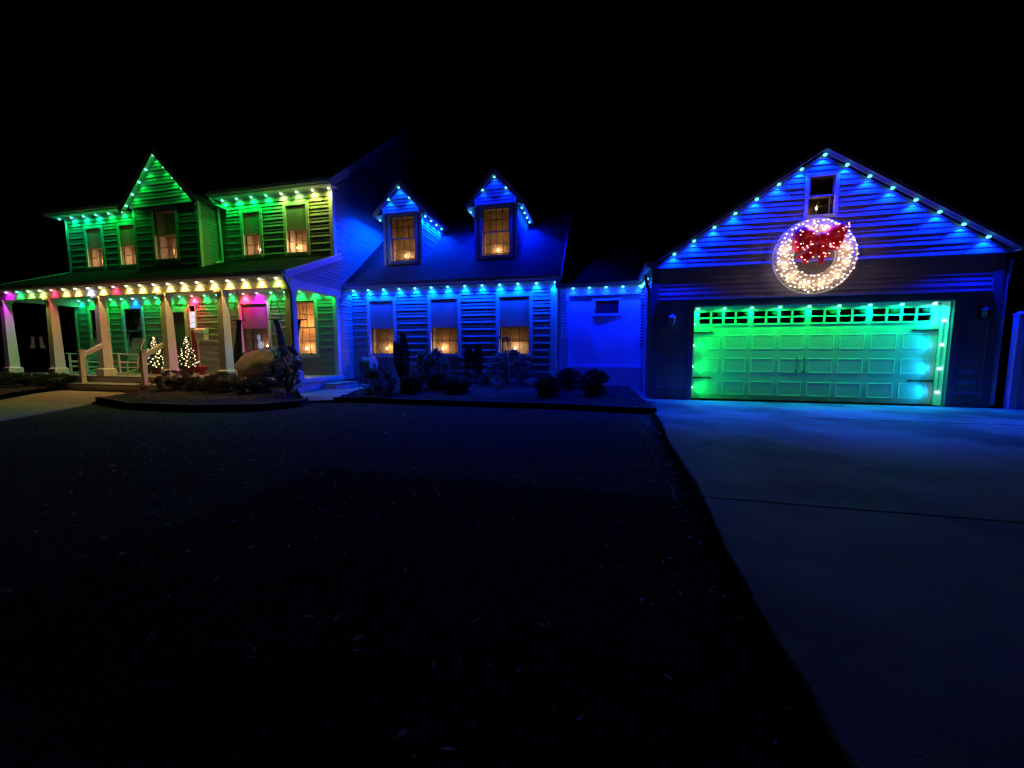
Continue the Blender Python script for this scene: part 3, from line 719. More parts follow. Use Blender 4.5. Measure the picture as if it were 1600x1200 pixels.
# roof with rake overhang
oh = .08; fy = gy2 - .12
for sg in (-1, 1):
    ex = GC + sg * ((GX1 - GX0) / 2 + oh); ez = GE - oh * GS + .14
    roof_plane(gar, (ex, fy, ez), (ex, 15.8, ez), (GC, 15.8, GA + .14), (GC, fy, GA + .14))
    obj('rake_board', MB().beam((ex, fy - .012, ez - .045), (GC, fy - .012, GA + .095), .025, .075), 'garage_trim', gar)
    obj('rake_soffit', MB().quad((ex, fy, ez - .09), (GC, fy, GA + .05), (GC, gy2, GA + .05), (ex, gy2, ez - .09)), 'garage_trim', gar)
    xs = GX1 if sg > 0 else GX0
    obj('eave_soffit', MB().box(min(ex, xs), max(ex, xs), gy2, 15.6, ez - .10, ez - .08), 'garage_trim', gar)
    obj('gutter', MB().prism([(ex + sg * .01, ez + .0), (ex + sg * .11, ez + .0), (ex + sg * .095, ez - .09), (ex + sg * .05, ez - .12), (ex + sg * .01, ez - .12)], 'y', fy + .02, 15.8), 'gutter', gar)
downspout(gar, [(GX1 + .17, GY + .05, 2.85), (GX1 + .12, GY + .02, 2.6), (GX1 + .08, GY + .02, 2.45), (GX1 + .08, GY + .02, .05)])
downspout(gar, [(GX0 - .17, GY + .06, 2.86), (GX0 - .12, GY + .05, 2.62), (GX0 - .07, GY + .05, 2.5), (GX0 - .07, GY + .05, .05)])
# belt board at door-head height, then door frame and door
obj('belt_board', MB().prism([(GY, 2.235), (GY - .115, 2.235), (GY - .115, 2.262), (GY, 2.285)], 'x', GX0 + .131, GX1 - .131), 'garage_trim', gar)
obj('door_frame', MB().box(DX0 - .11, DX0, GY - .045, GY + .02, 0, DZT + .12).box(DX1, DX1 + .11, GY - .045, GY + .02, 0, DZT + .12).box(DX0, DX1, GY - .044, GY + .02, DZT, DZT + .12), 'garage_trim', gar)
RD = .22
for q in ((DX0 - .005, DX0 + .02, GY + .02, GY + RD, 0, DZT), (DX1 - .02, DX1 + .005, GY + .02, GY + RD, 0, DZT), (DX0 + .02, DX1 - .02, GY + .02, GY + RD, DZT - .02, DZT + .005)): obj('door_jamb', MB().box(*q), 'trim', gar)
gd = obj('garage_door', MB().box(DX0 + .02, DX1 - .02, GY + RD + .03, GY + RD + .05, 0.005, DZT - .02), 'garage_paint', gar)
dx0, dx1 = DX0 + .025, DX1 - .025; FY = GY + RD
sec = [(.012, .525), (.531, 1.045), (1.051, 1.565), (1.571, 2.075)]
DWID = (dx1 - dx0)
groups = []
for g_ in range(4):
    gx = dx0 + .09 + g_ * (DWID - .18) / 4; groups.append((gx + .05, gx + (DWID - .18) / 4 - .05))
for r_, (za, zb) in enumerate(sec):
    m = MB()
    if r_ < 3:
        m.box(dx0, dx1, FY + .008, FY + .03, za, zb)
        obj('door_section', m, 'garage_paint', gd)
        for (ga, gb) in groups:
            for k in (0, 1):
                wd = (gb - ga - .09) / 2; xa = ga + k * (wd + .09)
                p = MB(); z0, z1 = za + .095, zb - .095; b1, b2 = .035, .02
                xb = xa + wd
                # moulded frame: ridge then recessed field
                def ring(x0, x1, zz0, zz1, y): return [(x0, y, zz0), (x1, y, zz0), (x1, y, zz1), (x0, y, zz1)]
                L = [ring(xa, xb, z0, z1, FY + .0081), ring(xa + .014, xb - .014, z0 + .014, z1 - .014, FY + .001), ring(xa + .03, xb - .03, z0 + .03, z1 - .03, FY + .007), ring(xa + .034, xb - .034, z0 + .034, z1 - .034, FY + .007)]
                for q in range(3):
                    for c in range(4): p.quad(L[q][c], L[q][(c + 1) % 4], L[q + 1][(c + 1) % 4], L[q + 1][c])
                p.quad(*L[3])
                obj('panel', p, 'garage_paint', gd)
    else:
        hz0, hz1 = za + .15, zb - .085
        m.box(dx0, dx1, FY + .008, FY + .03, za, hz0); m.box(dx0, dx1, FY + .008, FY + .03, hz1, zb)
        xs = [dx0] + [q for g2 in groups for q in g2] + [dx1]
        for a_, b_ in zip(xs[::2], xs[1::2]): m.box(a_, b_, FY + .0085, FY + .0295, hz0, hz1)
        obj('door_section', m, 'garage_paint', gd)
        for (ga, gb) in groups:
            fr = MB()
            for (q0, q1, z0, z1) in ((ga - .03, gb + .03, hz0 - .035, hz0), (ga - .03, gb + .03, hz1, hz1 + .03), (ga - .03, ga, hz0, hz1), (gb, gb + .03, hz0, hz1)): fr.box(q0, q1, FY - .008, FY + .012, z0, z1)
            for c in range(1, 4):
                xx = ga + (gb - ga) * c / 4; fr.box(xx - .018, xx + .018, FY - .004, FY + .02, hz0, hz1)
            zz = (hz0 + hz1) / 2; fr.box(ga, gb, FY - .003, FY + .019, zz - .014, zz + .014)
            obj('window_frame', fr, 'garage_paint', gd)
            for c in range(4):
                for r2 in range(2):
                    xa = ga + (gb - ga) * c / 4 + .018; xb = ga + (gb - ga) * (c + 1) / 4 - .018
                    z0 = hz0 if r2 == 0 else zz + .014; z1 = zz - .014 if r2 == 0 else hz1
                    obj('pane', MB().quad((xa, FY + .018, z0), (xb, FY + .018, z0), (xb, FY + .018, z1), (xa, FY + .018, z1)), 'glass_dark', gd)
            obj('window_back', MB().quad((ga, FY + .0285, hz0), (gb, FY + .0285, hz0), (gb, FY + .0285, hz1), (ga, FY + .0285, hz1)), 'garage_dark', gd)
for (xa, sg) in ((dx0 + .01, 1), (dx1 - .01, -1)):
    for z in (.49, 1.53):
        hg = MB(); hg.prism([(xa, z - .02), (xa + sg * .36, z - .014), (xa + sg * .40, z - .025), (xa + sg * .46, z), (xa + sg * .40, z + .025), (xa + sg * .36, z + .014), (xa, z + .02)], 'y', FY - .012, FY + .006)
        obj('strap_hinge', hg, 'black_metal', gd)
for x in (GC - .075, GC + .075):
    obj('pull_handle', MB().tube([(x, FY, .66), (x, FY - .04, .70), (x, FY - .045, .80), (x, FY - .04, .90), (x, FY, .94)], .011, 6).box(x - .022, x + .022, FY - .006, FY + .006, .63, .69).box(x - .022, x + .022, FY - .006, FY + .006, .91, .97), 'garage_trim', gd)

# ================================================================= LIGHT STRINGS
EB = 270
B = 'blue'
# garage rakes
def gz(x): return GA + .14 - .16 - abs(x - GC) * GS
lx = [GC - .39 * k for k in range(7, 0, -1)]
gyl = gy2 - .085
light_string('blue lights climbing the left slope of the garage gable', [(x, gyl, gz(x)) for x in lx], [B] * 7, EB, 104, .02, tilt=(9, 0))
light_string('blue lights from the garage peak down its right slope', [(GC, gyl, gz(GC) - .02)] + [(2 * GC - x, gyl, gz(x)) for x in lx[::-1]], [B] * 8, EB, 104, .02, tilt=(9, 0))
light_string('blue lights running back along the garage left eave', [(1.10, GY + .25 + .28 * k, 2.80) for k in range(5)], [B] * 5, 30)
# garage door surround
light_string('green lights across the top of the garage door', [(2.20 + k * .545, GY + .11, DZT - .045) for k in range(9)], ['green', 'green', 'green', 'green', 'green', 'green', 'teal', 'teal', 'aqua'], 50, 104, .22, tilt=(18, 0))
def side_string(label, x, cols, ty):
    s = light_string(label, [(x, GY + .10, z) for z in (1.72, 1.24, .76, .28)], cols, 13, 105, .16, tilt=(0, ty))
    for ch in s.children:
        for l in ch.children: l.location = (.035 * (1 if ty < 0 else -1), .0, 0)
    return s
side_string('green lights down the left jamb of the garage door', DX0 + .04, ['green'] * 4, -84)
side_string('cyan lights down the right jamb of the garage door', DX1 - .04, ['aqua', 'cyan', 'cyan', 'cyan'], 84)
# breezeway, wing, dormers
light_string('blue lights on the breezeway header', [(-.70 + k * .445, VY - .10, 2.855) for k in range(5)], ['dblue'] * 5, 115, 112, .14, tilt=(12, 0))
light_string('blue lights along the wing eave under the dormers', lerp_pts((-7.70, WY - .11, 3.04), (-1.20, WY - .11, 3.04), 13), ['wblue'] * 13, 235, 108, .055, tilt=(6, 0))
for cx_, nm, c in ((-6.20, 'left', 'wblue'), (-3.08, 'right', B)):
    DY = 11.2
    light_string('blue lights on the front gable of the %s dormer' % nm, [(cx_ - .36, DY - .20, 5.90), (cx_, DY - .20, 6.24), (cx_ + .36, DY - .20, 5.90)], [c] * 3, 70, 108, .04, tilt=(8, 0))
    light_string('blue lights under the right eave of the %s dormer' % nm, [(cx_ + .80, DY - .02 + .42 * k, 5.36) for k in range(4)], [c] * 4, 300, 116, .10)
    light_string('blue lights under the left eave of the %s dormer' % nm, [(cx_ - .80, DY - .02 + .42 * k, 5.36) for k in range(4)], [c] * 4, 260, 116, .08, tilt=(0, 40))
# house upper eaves
light_string('teal lights under the upper left eave of the house', lerp_pts((-19.25, HY - .11, 5.91), (-14.95, HY - .11, 5.91), 8), ['teal'] * 4 + ['green'] * 4, 34)
light_string('green lights under the upper right eave of the house', lerp_pts((-11.80, HY - .11, 5.91), (-7.86, HY - .11, 5.91), 8), ['green'] * 4 + ['lime', 'lime', 'ylime', 'ylime'], 46)
by = BY - GP - .11
def bz(x): return BA - .13 - abs(x - BC) * BS
light_string('green lights climbing the left slope of the central gable', [(BC - d_, by, bz(BC - d_)) for d_ in (1.30, 1.0, .68, .36)], ['green'] * 4, 11)
light_string('green lights from the central gable peak down its right slope', [(BC + d_, by, bz(BC + d_)) for d_ in (0, .36, .68, 1.0)], ['green'] * 4, 11)
# porch
pc = ['magenta', 'green', 'lime', 'ylime', 'red', 'yellow', 'yellow', 'white', 'yellow', 'red', 'yellow', 'yellow', 'yellow', 'yellow', 'yellow', 'yellow', 'yellow', 'yellow', 'yellow', 'yellow', 'ylime']
light_string('many-coloured lights along the front porch eave', lerp_pts((-18.38, 8.10 - .065, 2.965), (-8.05, 8.10 - .065, 2.965), 21), pc, 27, 104, .10, boost={'magenta': 2.})
ic = ['teal'] + ['green'] * 4 + ['bblue'] + ['green'] * 4 + ['red'] + ['green'] * 3 + ['red', 'magenta'] + ['green'] * 5
light_string('coloured lights inside the porch along the house wall', lerp_pts((-18.7, HY - .11, 2.955), (-8.0, HY - .11, 2.955), 21), ic, 30, 104, .06, boost={'red': 4.5, 'magenta': 3.5})

# ================================================================= WREATH
WREATH_E = 1.15
WC = Vector((4.25, gy2 - .10, 3.02)); RO, RI = .745, .37
wr = thing('wreath', tuple(WC - Vector((0, 0, RO))), 'big round wreath of warm white lights with a red bow', 'wreath')
mb = MB(); NS, NR = 96, 10
for i in range(NS):
    a = 2 * math.pi * i / NS
    for j in range(NR + 1):
        t_ = j / NR; r = RI + (RO - RI) * t_; bulge = .055 * math.sin(math.pi * t_) + random.uniform(-.008, .008)
        if i % 16 == 0: bulge -= .035
        mb.v.append((WC.x + r * math.sin(a), WC.y - bulge, WC.z + r * math.cos(a)))
for i in range(NS):
    for j in range(NR):
        a0 = i * (NR + 1) + j; b0 = ((i + 1) % NS) * (NR + 1) + j
        mb.f.append((a0, a0 + 1, b0 + 1, b0))
obj('tinsel_ring', mb, 'tinsel', wr)
def circ(r, y, n=64): return [(WC.x + r * math.sin(2 * math.pi * k / n), y, WC.z + r * math.cos(2 * math.pi * k / n)) for k in range(n + 1)]
obj('outer_hoop', MB().tube(circ(RO, WC.y), .014, 6), 'trim', wr); obj('inner_hoop', MB().tube(circ(RI, WC.y), .012, 6), 'trim', wr)
mb = MB()
for r, n in ((.41, 30), (.48, 34), (.55, 40), (.62, 46), (.69, 52)):
    for k in range(n):
        a = 2 * math.pi * (k + random.uniform(-.3, .3)) / n; rr = r + random.uniform(-.03, .03)
        mb.ball((WC.x + rr * math.sin(a), WC.y - .065 - random.uniform(0, .02), WC.z + rr * math.cos(a)), .014, 6, 4, (1.5, .9, .9))
o = obj('wreath_bulbs', mb, 'wreath_bulb', wr); o['kind'] = 'stuff'
for k in range(12):
    a = 2 * math.pi * (k + .5) / 12
    ld = bpy.data.lights.new('wreath_light', 'POINT'); ld.energy = WREATH_E; ld.shadow_soft_size = .05; ld.color = (1, .66, .44)
    link('wreath_light', ld, o, (WC.x + .56 * math.sin(a), WC.y - .135, WC.z + .56 * math.cos(a)))
# bow: puffed lobes from outlines in wreath coordinates (metres)
bow = link('bow', None, wr, (WC.x, WC.y - .1, WC.z))
def px2(p): return ((p[0] - 1283) / 83., (396 - p[1]) / 78.)
def puff(name, pts, y, th, mat_='bow'):
    P = [px2(p) for p in pts]; n = len(P); cx_ = sum(p[0] for p in P) / n; cz_ = sum(p[1] for p in P) / n
    # refine outline
    Q = []
    for k in range(n):
        a, b, c, d = P[(k - 1) % n], P[k], P[(k + 1) % n], P[(k + 2) % n]
        for t_ in (0, .33, .66):
            Q.append(tuple(.5 * ((2 * b[i]) + (-a[i] + c[i]) * t_ + (2 * a[i] - 5 * b[i] + 4 * c[i] - d[i]) * t_ ** 2 + (-a[i] + 3 * b[i] - 3 * c[i] + d[i]) * t_ ** 3) for i in (0, 1)))
    m = MB(); rings = [(1, 0), (.86, -.6), (.6, -.92), (.3, -1.0)]
    n = len(Q)
    for s_, o_ in rings:
        for q in Q: m.v.append((WC.x + cx_ + (q[0] - cx_) * s_, y + o_ * th + random.uniform(-.01, .01), WC.z + cz_ + (q[1] - cz_) * s_))
    for r_ in range(3):
        for k in range(n): m.f.append((r_ * n + k, r_ * n + (k + 1) % n, (r_ + 1) * n + (k + 1) % n, (r_ + 1) * n + k))
    m.f.append(tuple(range(3 * n, 4 * n)))
    m.f.append(tuple(range(n - 1, -1, -1)))
    o = obj(name, m, mat_, bow, smooth=True)
    return Q
allq = []
Lp = puff('loop', [(1248, 356), (1262, 350), (1276, 357), (1287, 368), (1276, 380), (1260, 390), (1250, 388), (1247, 372)], WC.y - .09, .11)
Rp = puff('loop', [(1286, 368), (1298, 355), (1316, 347), (1325, 358), (1321, 372), (1314, 388), (1300, 388), (1290, 380)], WC.y - .09, .11)
T1 = puff('tail', [(1281, 376), (1266, 390), (1253, 399), (1263, 401), (1266, 410), (1276, 401), (1286, 386)], WC.y - .07, .05)
T2 = puff('tail', [(1286, 378), (1284, 391), (1291, 411), (1296, 401), (1304, 397), (1298, 385), (1292, 376)], WC.y - .07, .05)
puff('knot', [(1279, 366), (1286, 362), (1293, 367), (1293, 376), (1286, 380), (1279, 376)], WC.y - .15, .07)
mb = MB()
def pin(p, Q):
    c = False; n = len(Q)
    for i in range(n):
        a, b = Q[i], Q[i - 1]
        if (a[1] > p[1]) != (b[1] > p[1]) and p[0] < (b[0] - a[0]) * (p[1] - a[1]) / (b[1] - a[1] + 1e-9) + a[0]: c = not c
    return c
for Q, cnt, yo in ((Lp, 26, .19), (Rp, 26, .19), (T1, 6, .125), (T2, 6, .125)):
    xs = [q[0] for q in Q]; zs_ = [q[1] for q in Q]; k = 0
    while k < cnt:
        p = (random.uniform(min(xs), max(xs)), random.uniform(min(zs_), max(zs_)))
        if pin(p, Q): mb.ball((WC.x + p[0], WC.y - yo, WC.z + p[1]), .011, 6, 4, (1.4, 1, 1)); k += 1
o = obj('bow_bulbs', mb, 'bow_bulb', bow); o['kind'] = 'stuff'
for (dx_, dz_) in ((-.14, .42), (.4, .42), (.13, .12)):
    ld = bpy.data.lights.new('bow_light', 'POINT'); ld.energy = .6; ld.shadow_soft_size = .04; ld.color = (1, .35, .25)
    link('bow_light', ld, o, (WC.x + dx_, WC.y - .42, WC.z + dz_))

# ================================================================= WALL LANTERNS, FENCE
def lantern(x, z, label, y=GY, mt='lantern'):
    t = thing('wall_lantern', (x, y - .02, z), label, 'wall lamp', 'lanterns beside the garage door')
    obj('back_plate', MB().box(x - .055, x + .055, y - .035, y - .012, z + .02, z + .26), mt, t)
    obj('arm', MB().tube([(x, y - .03, z + .20), (x, y - .09, z + .26), (x, y - .13, z + .24)], .012, 6), mt, t)
    obj('cap', MB().lathe([(.001, .25), (.02, .245), (.085, .19), (.09, .175), (.06, .172)], (x, y - .13, z), 6), mt, t)
    obj('lamp_glass', MB().lathe([(.04, .03), (.065, .06), (.072, .17)], (x, y - .13, z), 6), mt, t)
    obj('finial', MB().lathe([(.001, -.02), (.02, .0), (.045, .03)], (x, y - .13, z), 6), mt, t)
lantern(1.61, 1.67, 'pale wall lantern left of the garage door')
lantern(7.20, 1.70, 'unlit wall lantern right of the garage door', mt='black_metal')
fn = thing('fence', (7.9, 9.15, 0), 'white vinyl fence at the right corner of the garage', 'fence')
obj('post', MB().box(7.74, 7.85, 9.02, 9.13, 0, 1.79), 'trim', fn); obj('post_cap', MB().box(7.725, 7.865, 9.005, 9.145, 1.79, 1.81).frust(7.795, 9.075, .06, 1.81, .005, 1.86), 'trim', fn)
for k in range(14): obj('board', MB().box(7.87 + k * .152, 8.015 + k * .152, 9.05, 9.075, .06, 1.22), 'trim', fn)
obj('rail', MB().box(7.86, 10, 9.03, 9.10, 1.22, 1.30), 'trim', fn); obj('rail', MB().box(7.86, 10, 9.03, 9.10, 1.62, 1.70), 'trim', fn); obj('rail', MB().box(7.86, 10, 9.035, 9.095, 0.02, .1), 'trim', fn)
for k in range(15): obj('baluster', MB().box(7.93 + k * .14, 7.96 + k * .14, 9.05, 9.08, 1.30, 1.62), 'trim', fn)

# ================================================================= PORCH THINGS
def rocker(loc, label, rz):
    r = thing('rocking_chair', loc, label, 'rocking chair', 'white rocking chairs on the porch')
    W_ = .30
    for sg in (-1, 1):
        x = sg * W_
        pts = [(x, -.42 + .86 * k / 12 * 1.0, .02 + .10 * ((k - 5.2) / 6.8) ** 2) for k in range(13)]
        m = MB()
        for a, b in zip(pts, pts[1:]): m.beam(a, b, .035, .035)
        obj('rocker', m, 'rocker_white', r, keep=True)
        obj('leg', MB().beam((x, -.26, .04), (x, -.27, .66), .04, .04), 'rocker_white', r, keep=True)
        obj('leg', MB().beam((x, .20, .04), (x * .98, .20, .42), .04, .04), 'rocker_white', r, keep=True)
        obj('armrest', MB().beam((x, -.34, .675), (x, .30, .63), .09, .024), 'rocker_white', r, keep=True)
        obj('side_rail', MB().beam((x, -.26, .40), (x, .20, .36), .025, .05).beam((x, -.26, .22), (x, .20, .20), .025, .03), 'rocker_white', r, keep=True)
        obj('back_post', MB().beam((x * .9, .19, .36), (x * .9, .42, 1.16), .04, .035), 'rocker_white', r, keep=True)
    for k in range(7): 
        y = -.26 + k * .075; z = .425 - .03 * math.sin(k / 6 * math.pi) - k * .006
        obj('seat_slat', MB().beam((-W_ + .0, y, z), (W_ - .0, y, z), .06, .018, up=(0, 0, 1)), 'rocker_white', r, keep=True)
    for k in range(7):
        x = -.21 + k * .07; obj('back_slat', MB().beam((x, .205, .44), (x, .40, 1.09), .05, .014, up=(0, 1, 0)), 'rocker_white', r, keep=True)
    obj('top_rail', MB().beam((-.30, .415, 1.13), (.30, .415, 1.13), .03, .10), 'rocker_white', r, keep=True)
    obj('stretcher', MB().beam((-W_, -.26, .26), (W_, -.26, .26), .025, .03).beam((-W_, .20, .22), (W_, .20, .22), .025, .03), 'rocker_white', r, keep=True)
    r.rotation_euler = (0, 0, rz)
    return r
r1 = rocker((-16.95, 9.05, DZ), 'white rocking chair nearer the left end of the porch', R(8))
r2 = copy_tree(r1, (-15.35, 9.10, DZ), R(-6)); r2['label'] = 'white rocking chair beside the lit potted trees'

def mini_tree(loc, label):
    t = thing('potted_tree', loc, label, 'christmas tree', 'small lit trees in pots on the porch')
    x, y, z = loc
    obj('pot', MB().lathe([(.001, 0), (.10, 0), (.14, .20), (.15, .21), (.15, .24), (.12, .24), (.11, .2)], loc, 12), 'pot', t)
    obj('trunk', MB().tube([(x, y, z + .18), (x, y, z + 1.05)], .018, 6, .006), 'bark', t)
    m = MB(); bl = MB()
    for k in range(1500):
        h = random.random() ** 1.25; a = random.uniform(0, 6.283); tier = .78 + .22 * math.cos(h * 5 * 6.283)
        r = .33 * (1 - h) * tier * random.uniform(.25, 1.05) + .02; zz = z + .28 + h * .92 - r * .25
        d_ = (math.cos(a), math.sin(a), random.uniform(-.5, .25))
        m.leaf((x + r * math.cos(a) * .8, y + r * math.sin(a) * .8, zz), .085, .022, d_)
    f = obj('foliage', m, 'needle', t); f['kind'] = 'stuff'
    for k in range(95):
        h = (k + random.random()) / 95; h = h ** 1.15; a = k * 2.4 + random.uniform(-.3, .3); tier = .8 + .2 * math.cos(h * 5 * 6.283)
        r = .34 * (1 - h) * tier * random.uniform(.8, 1.08) + .02
        bl.ball((x + r * math.cos(a), y + r * math.sin(a), z + .28 + h * .92 - r * .25), .015, 6, 4)
    b = obj('tree_bulbs', bl, 'white_bulb', t); b['kind'] = 'stuff'
    for (dx_, dy_, dz_, e_) in ((.22, -.3, .45, .55), (-.22, -.28, .5, .55), (0, -.25, .95, .4)):
        ld = bpy.data.lights.new('tree_light', 'POINT'); ld.energy = e_ * .3; ld.color = (1, .72, .38); ld.shadow_soft_size = .05
        link('tree_light', ld, b, (x + dx_, y + dy_, z + dz_))
mini_tree((-14.10, 9.18, DZ), 'small lit potted tree left of the front door post')
mini_tree((-12.80, 9.22, DZ), 'small lit potted tree right of the front door post')
obj_urn = tag(obj('red_urn', MB().lathe([(.001, 0), (.10, 0), (.10, .02), (.06, .05), (.08, .08), (.15, .17), (.17, .24), (.18, .25), (.18, .27), (.15, .27), (.14, .2)], (-12.36, 9.30, DZ), 14), 'urn_red', smooth=True), 'red glazed urn on the porch floor beside a lit tree', 'urn')
tag(obj('plant_pot', MB().lathe([(.001, 0), (.12, 0), (.15, .16), (.16, .17), (.16, .19), (.13, .19), (.12, .15)], (-14.85, 9.35, DZ), 12), 'pot'), 'empty brown plant pot beside the left lit tree', 'pot')
mbx = thing('mailbox', (-13.03, 9.9, 1.50), 'white wall mailbox right of the front door', 'mailbox')
obj('box', MB().box(-13.22, -12.84, 9.80, 9.955, 1.48, 1.72), 'mailbox', mbx)
obj('lid', MB().prism([(9.78, 1.72), (9.80, 1.83), (9.88, 1.88), (9.955, 1.88), (9.955, 1.722)], 'x', -13.24, -12.82), 'mailbox', mbx)
# sack
m = MB(); NU, NV = 28, 16
for j in range(NV + 1):
    ph = math.pi * j / NV
    for i in range(NU):
        a = 2 * math.pi * i / NU
        x = math.sin(ph) * math.cos(a); y = math.sin(ph) * math.sin(a); z = math.cos(ph)
        w_ = 1 + .08 * math.sin(3 * a + 2 * ph) + .05 * math.sin(7 * a + 3 * ph) * math.sin(ph) + .04 * math.sin(5 * ph + a) + random.uniform(-.012, .012)
        X = .80 * x * w_; Z = .42 * z * w_ + .12 * x + (.08 * math.sin(3 * x))
        m.v.append((-9.68 + X, 8.95 + .48 * y * w_, max(DZ + .004, DZ + .34 + Z)))
for j in range(NV):
    for i in range(NU): m.f.append((j * NU + i, (j + 1) * NU + i, (j + 1) * NU + (i + 1) % NU, j * NU + (i + 1) % NU))
tag(obj('stuffed_sack', m, 'sack', smooth=True), 'large slumped grey sack lying on the porch floor', 'sack')
# hanging hammock chairs
def hammock(x, y, lean, mat_, label, z0=.75, top=2.05, wd=1.):
    t = thing('hammock_chair', (x, y, DZ), label, 'hammock chair', 'hammock chairs hanging from the porch ceiling')
    ceil_ = BZ1 - .01
    obj('rope', MB().tube([(x, y, ceil_), (x - .22, y, top + .02)], .009, 5).tube([(x, y, ceil_), (x + .22, y, top + .02)], .009, 5), 'rope', t)
    obj('spreader_bar', MB().tube([(x - .27, y, top), (x + .27, y, top)], .016, 6), 'rope', t)
    m = MB(); lv = [(0, .10, .02), (.18, .085, .03), (.40, .10, .05), (.65, .13, .09), (.85, .15, .12), (.96, .11, .1), (1, .02, .02)]
    n = 12
    for t_, hx, hy in lv:
        z = top - (top - z0) * t_; xx = x + lean * t_
        for k in range(n):
            a = 2 * math.pi * k / n; q = 1 + .25 * math.sin(3 * a + t_ * 4)
            m.v.append((xx + hx * wd * q * math.cos(a), y + hy * q * math.sin(a), z))
    for r_ in range(len(lv) - 1):
        for k in range(n): m.f.append((r_ * n + k, r_ * n + (k + 1) % n, (r_ + 1) * n + (k + 1) % n, (r_ + 1) * n + k))
    obj('fabric', m, mat_, t, smooth=True)
hammock(-10.78, 9.30, -.10, 'hammock_dark', 'dark folded hammock chair hanging left of the porch window', .62)
hammock(-9.42, 9.30, .36, 'hammock', 'blue hammock chair hanging beside the corner post', .85)
hammock(-8.35, 9.05, -.25, 'hammock_dark', 'dark hammock chair hanging in front of the orange window', .95, 2.0, .6)
# ornament behind the porch window
orn = tag(obj('window_ornament', MB().ball((-10.93, HY + .155, 1.30), .13, 12, 8, (.9, .25, 1.0)).ball((-10.98, HY + .155, 1.50), .075, 10, 6, (.9, .3, 1.0)).ball((-11.03, HY + .155, 1.60), .03, 8, 6, (.7, .4, 2.0)).ball((-10.95, HY + .155, 1.61), .03, 8, 6, (.7, .4, 2.0)), 'ornament_glow', smooth=True), 'pale bluish lit ornament behind the porch window', 'ornament')

# ================================================================= PLANTS
def bedz(y): return max(.03, .05 + .22 * (y - 7.2) / 3.55)
def shrub(name, x, y, z, rx, h, n, ll, lw, mat_, label, cat='shrub', group='shrubs in the flower beds', shell=.55, stems=7, droop=0., ry=None, top=1., core=False):
    t = thing(name, (x, y, z), label, cat, group); ry = ry or rx
    m = MB(); st = MB(); tips = []
    for k in range(stems):
        a = random.uniform(0, 6.283); r = random.uniform(.3, .9); zz = random.uniform(.45, .95)
        tip = (x + rx * r * math.cos(a), y + ry * r * math.sin(a), z + h * zz); tips.append(tip)
        st.tube([(x + .02 * math.cos(a), y + .02 * math.sin(a), z - .03), (x + rx * r * .5 * math.cos(a), y + ry * r * .5 * math.sin(a), z + h * zz * .55), tip], .012, 5, .004)
    cl = [(random.uniform(0, 6.283), random.uniform(.1, 1.0), random.uniform(shell, 1.0)) for _ in range(max(8, n // 26))]
    for k in range(n):
        a, v, rr = random.choice(cl); a += random.gauss(0, .16); v = min(1, max(.02, v + random.gauss(0, .06))); rr += random.gauss(0, .06)
        prof = math.sin(math.pi * min(.98, max(.06, .12 + .85 * v ** top))) ** .6
        p = (x + rx * rr * prof * math.cos(a), y + ry * rr * prof * math.sin(a), z + .02 + h * v)
        d_ = Vector((math.cos(a), math.sin(a), random.uniform(-.4, .9) - droop)) + Vector((random.gauss(0, .5), random.gauss(0, .5), random.gauss(0, .4)))
        m.leaf(p, ll * random.uniform(.7, 1.25), lw * random.uniform(.7, 1.2), d_)
    obj('foliage', m, mat_, t)['kind'] = 'stuff'; obj('stems', st, 'bark', t)
    if core: obj('inner_growth', MB().ball((x, y, z + h * .5), 1, 16, 10, (rx * .5, ry * .5, h * .3), .12), mat_, t)
    return t
shrub('broadleaf_shrub', -5.02, 7.72, bedz(7.7), .38, .55, 800, .12, .05, 'leaf', 'glossy broadleaf shrub at the left end of the wing bed', stems=9)
shrub('broadleaf_shrub', -4.28, 9.05, bedz(9.05), .46, .92, 1300, .13, .055, 'leaf', 'tall glossy broadleaf shrub under the middle wing window', stems=10)
shrub('broadleaf_shrub', -2.35, 9.75, bedz(9.75), .55, .85, 1100, .13, .05, 'leaf', 'loose broadleaf shrub under the weeping tree', stems=10)
shrub('broadleaf_shrub', -3.25, 9.6, bedz(9.6), .38, .36, 420, .11, .045, 'leaf', 'low spreading shrub between the two right wing windows')
for (x, y, r_, h_, lab) in ((-4.42, 8.12, .20, .33, 'small dark ball shrub right of the leftmost glossy shrub'), (-3.28, 8.28, .29, .34, 'wide dark ball shrub below the middle wing window'), (-3.86, 8.6, .22, .32, 'dark ball shrub in front of the tall glossy shrub'),
                            (-1.10, 8.18, .26, .36, 'dark ball shrub in front of the wing corner'), (-.70, 9.1, .30, .44, 'dark ball shrub at the foot of the wing downspout'), (-.05, 8.3, .28, .52, 'tallest dark ball shrub, in front of the breezeway')):
    shrub('ball_shrub', x, y, bedz(y), r_ * 1.08, h_, 1500, .11, .03, 'dark_shrub', lab, shell=.35, stems=10, core=True)
def column(x, y, z, h, r, label, prongs):
    t = thing('columnar_conifer', (x, y, z), label, 'conifer', 'narrow conifers against the wing'); m = MB()
    st = MB()
    for (dx_, ph, lean) in prongs:
        st.tube([(x + dx_, y, z - .03), (x + dx_ + lean, y, z + h * ph * .95)], .02, 5, .005)
        for k in range(1100):
            v = random.random(); rr = r * (.35 + .65 * math.sin(math.pi * (.12 + .86 * v))) * random.uniform(.5, 1); a = random.uniform(0, 6.283)
            m.leaf((x + dx_ + lean * v + rr * math.cos(a), y + rr * math.sin(a), z + .08 + v * (h * ph - .1)), .10, .02, (math.cos(a) * .4, math.sin(a) * .4, 1))
    obj('foliage', m, 'conifer', t)['kind'] = 'stuff'; obj('trunk', st, 'bark', t)
